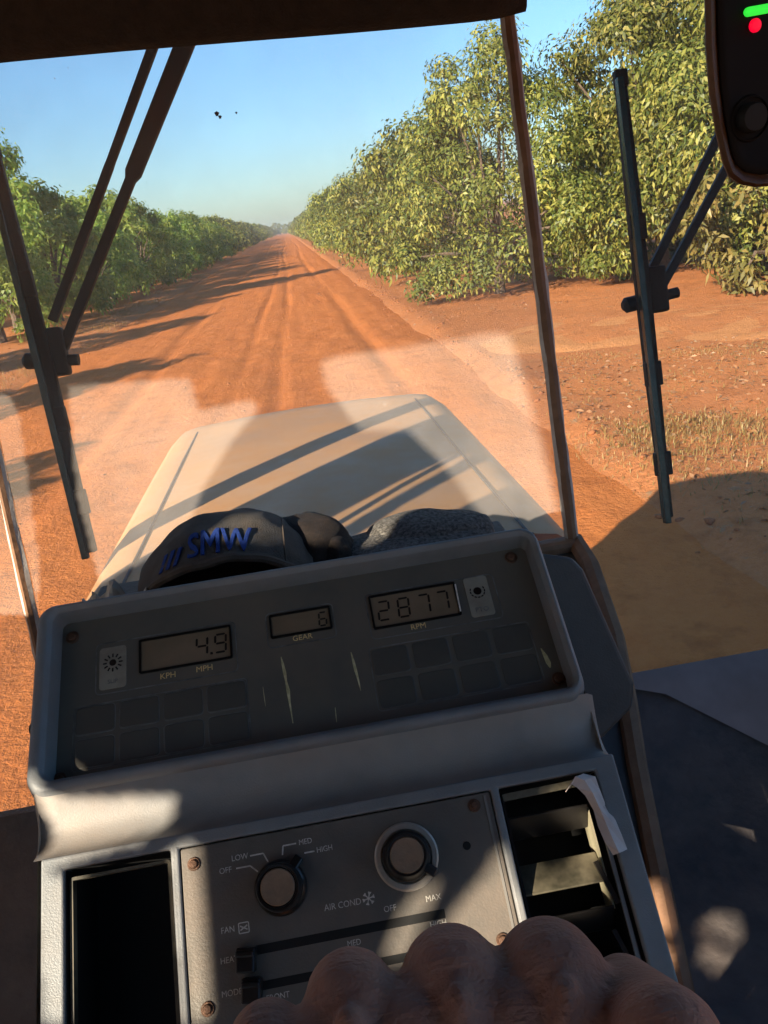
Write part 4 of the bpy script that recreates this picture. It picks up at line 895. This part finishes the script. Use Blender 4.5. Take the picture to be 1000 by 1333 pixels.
# torn white paper stuck in the right hand vent
bm = bmesh.new(); ls = []
path = [(166, 43, 1), (171, 47, 5), (176, 44, 6), (179, 36, 3), (181, 26, 1), (183, 16, 2), (184.5, 6, 4), (185, -2, 3)]
for i, (u, v, w_) in enumerate(path):
    hw = (4.5, 6.5, 6.5, 5.6, 5.0, 5.6, 6.8, 5.0)[i]; ls.append([Bf(u-hw+math.sin(i*2.1)*1.0, v-(3 if i < 3 else .5), w_-2.5), Bf(u-hw*.35, v, w_+2+math.cos(i*1.7)*1.4), Bf(u+hw*.25, v+.4, w_-.5+math.sin(i*2.9)*1.2), Bf(u+hw*.8+math.cos(i*2.7)*1.1, v+1.2, w_-2.2)])
loops(bm, ls, False); pp = put('paper_strip', bm, PAPER, None, Bf(176, 20, 0)); pp.modifiers.new('thick', 'SOLIDIFY').thickness = .0005
tag(pp, 'torn white paper strip tucked into the right hand air vent', 'paper')

# ================================================================ HAND ON THE WHEEL
def capsule(bm, a, b, ra, rb, n=16, m=6):
    a, b = Vector(a), Vector(b); d = (b-a).normalized(); x = d.orthogonal().normalized(); y = d.cross(x); ls = []
    for k in range(m+1):
        t = -math.pi/2 + math.pi/2*k/m; ls.append([a + d*ra*math.sin(t) + (x*math.cos(p)+y*math.sin(p))*max(ra*math.cos(t), 1e-5) for p in [2*math.pi*i/n for i in range(n)]])
    for k in range(m+1):
        t = math.pi/2*k/m; ls.append([b + d*rb*math.sin(t) + (x*math.cos(p)+y*math.sin(p))*max(rb*math.cos(t), 1e-5) for p in [2*math.pi*i/n for i in range(n)]])
    loops(bm, ls, True, True, True)
def hand():
    bm = bmesh.new()
    K = {'index': (.0375, .157, -.1950), 'middle': (.0115, .159, -.1920), 'ring': (-.0155, .157, -.1890), 'little': (-.0375, .150, -.1905)}
    Wr = Vector((.006, .072, -.243)); rad = {'index': .0145, 'middle': .0138, 'ring': .0122, 'little': .0105}
    wx = {'index': .016, 'middle': .004, 'ring': -.008, 'little': -.018}
    for k, p in K.items():
        p = Vector(p); r_ = rad[k]; s = .92 if k == 'little' else 1
        capsule(bm, Wr + Vector((wx[k], .004, .004 - abs(wx[k])*.2)), p + Vector((0, -.008, -.0035)), .0160, r_*1.06)
        capsule(bm, p, p + Vector((0, .003, -.0005)), r_*1.06, r_*1.0)
        a = p; b_ = a + Vector((wx[k]*-.12, .020, -.034))*s; c_ = b_ + Vector((0, -.018, -.020))*s; d_ = c_ + Vector((0, -.021, -.003))*s
        capsule(bm, a, b_, r_, r_*.92); capsule(bm, b_, c_, r_*.92, r_*.82); capsule(bm, c_, d_, r_*.82, r_*.7)
    for k, p in K.items():                                           # tendons stand out over the back of the hand
        p = Vector(p); capsule(bm, p + Vector((0, -.012, rad[k]*.80)), Wr + Vector((wx[k]*.7, .012, .0185)), .0036, .0026, 8, 3)
    # web of the palm and the skin between the knuckles
    ks = [Vector(K[k]) for k in ('index', 'middle', 'ring', 'little')]
    for p, q in zip(ks[:-1], ks[1:]): capsule(bm, p + Vector((0, -.006, -.0025)), q + Vector((0, -.006, -.0025)), .0126, .0112); capsule(bm, p.lerp(q, .5) + Vector((0, -.010, -.003)), Wr + Vector((0, .02, .010)), .0132, .0172)
    capsule(bm, Wr + Vector((.006, .03, -.004)), Wr + Vector((.008, .062, .018)), .019, .016)
    capsule(bm, Wr + Vector((-.012, .03, -.004)), Wr + Vector((-.016, .06, .018)), .017, .015)
    # thumb leaves the side of the palm and lies along the rim
    t0, t1, t2, t3 = Wr + Vector((.022, .012, -.008)), Vector((.0575, .103, -.216)), Vector((.0575, .1310, -.1895)), Vector((.058, .160, -.207))
    capsule(bm, t0, t1, .017, .0135); capsule(bm, t1, t2, .0132, .0134); capsule(bm, t2, t3, .0132, .0095)
    # wrist and forearm
    el = Vector((-.10, -.20, -.40)); capsule(bm, Wr + Vector((0, .01, 0)), Wr.lerp(el, .15), .026, .027); capsule(bm, Wr.lerp(el, .12), Wr.lerp(el, .6), .028, .042); capsule(bm, Wr.lerp(el, .6), el, .042, .045)
    sh = Vector((-.30, -.42, -.16)); capsule(bm, el, sh, .046, .058)
    t = thing('person', (0, .1, -.3), 'bare left hand of the driver, fingers closed over the wheel below the console', 'person')
    o = put('hand', bm, SKIN, t, smooth=True, angle=180)
    rm = o.modifiers.new('remesh', 'REMESH'); rm.mode = 'VOXEL'; rm.voxel_size = .0016; rm.use_smooth_shade = True
    sm = o.modifiers.new('smooth', 'SMOOTH'); sm.factor = .5; sm.iterations = 4
    return t
hand()
sw = thing('steering_wheel', (.01, .04, -.34), 'black steering wheel rim gripped by the hand below the frame', 'steering wheel')
WF = Frame((.01, .055, -.31), (0, .86, .40)); bm = bmesh.new()
ls = []
for k in range(64):
    a = 2*math.pi*k/64; c = WF(132*math.cos(a), 132*math.sin(a), 0); d = (c - WF.o).normalized(); ls.append([c + (d*math.cos(q)+WF.n*math.sin(q))*.011 for q in [2*math.pi*i/10 for i in range(10)]])
loops(bm, ls + [ls[0]], True); bmesh.ops.remove_doubles(bm, verts=bm.verts, dist=1e-6); put('rim', bm, KNOB, sw, smooth=True)
for a in (R(200), R(340), R(270)):
    bm = bmesh.new(); bar(bm, WF(0, 0, -12), WF(130*math.cos(a), 130*math.sin(a), 0), .02, .008, WF.n); put('spoke', bm, KNOB, sw, bevel=.002)
bm = bmesh.new(); lathe(bm, WF, 0, 0, [(30, -40), (30, -8), (24, 0), (5, 2)], 24); put('hub', bm, KNOB, sw, smooth=True, angle=40)
bm = bmesh.new(); tube(bm, [WF(0, 0, -30), (0.0, .30, -.75), (0, .45, -.97)], .016, 12); put('column', bm, CABIN, sw, smooth=True)

# ---------------------------------------------------------------- thin dusty air along the road
bm = bmesh.new(); box(bm, (0, 1300, GZ+3.9), (3400, 3700, 10.4))
hm = bpy.data.materials.new('haze_air'); hm.use_nodes = True; ht = hm.node_tree; ht.nodes.remove(ht.nodes['Principled BSDF'])
hv = ht.nodes.new('ShaderNodeVolumePrincipled'); hv.inputs['Color'].default_value = (0.86, 0.92, 1.0, 1); hv.inputs['Density'].default_value = 0.00042; hv.inputs['Anisotropy'].default_value = 0.0
ht.links.new(hv.outputs[0], ht.nodes['Material Output'].inputs['Volume'])
tag(put('haze', bm, hm, None, (0, 0, 0)), 'thin pale haze over the far end of the road', 'haze', kind='stuff')
# ---------------------------------------------------------------- stand everything on the ground at z = 0
for o in list(SC.objects):
    if o.parent is None and o.type in {'MESH', 'EMPTY'}: o.location.z += EYE
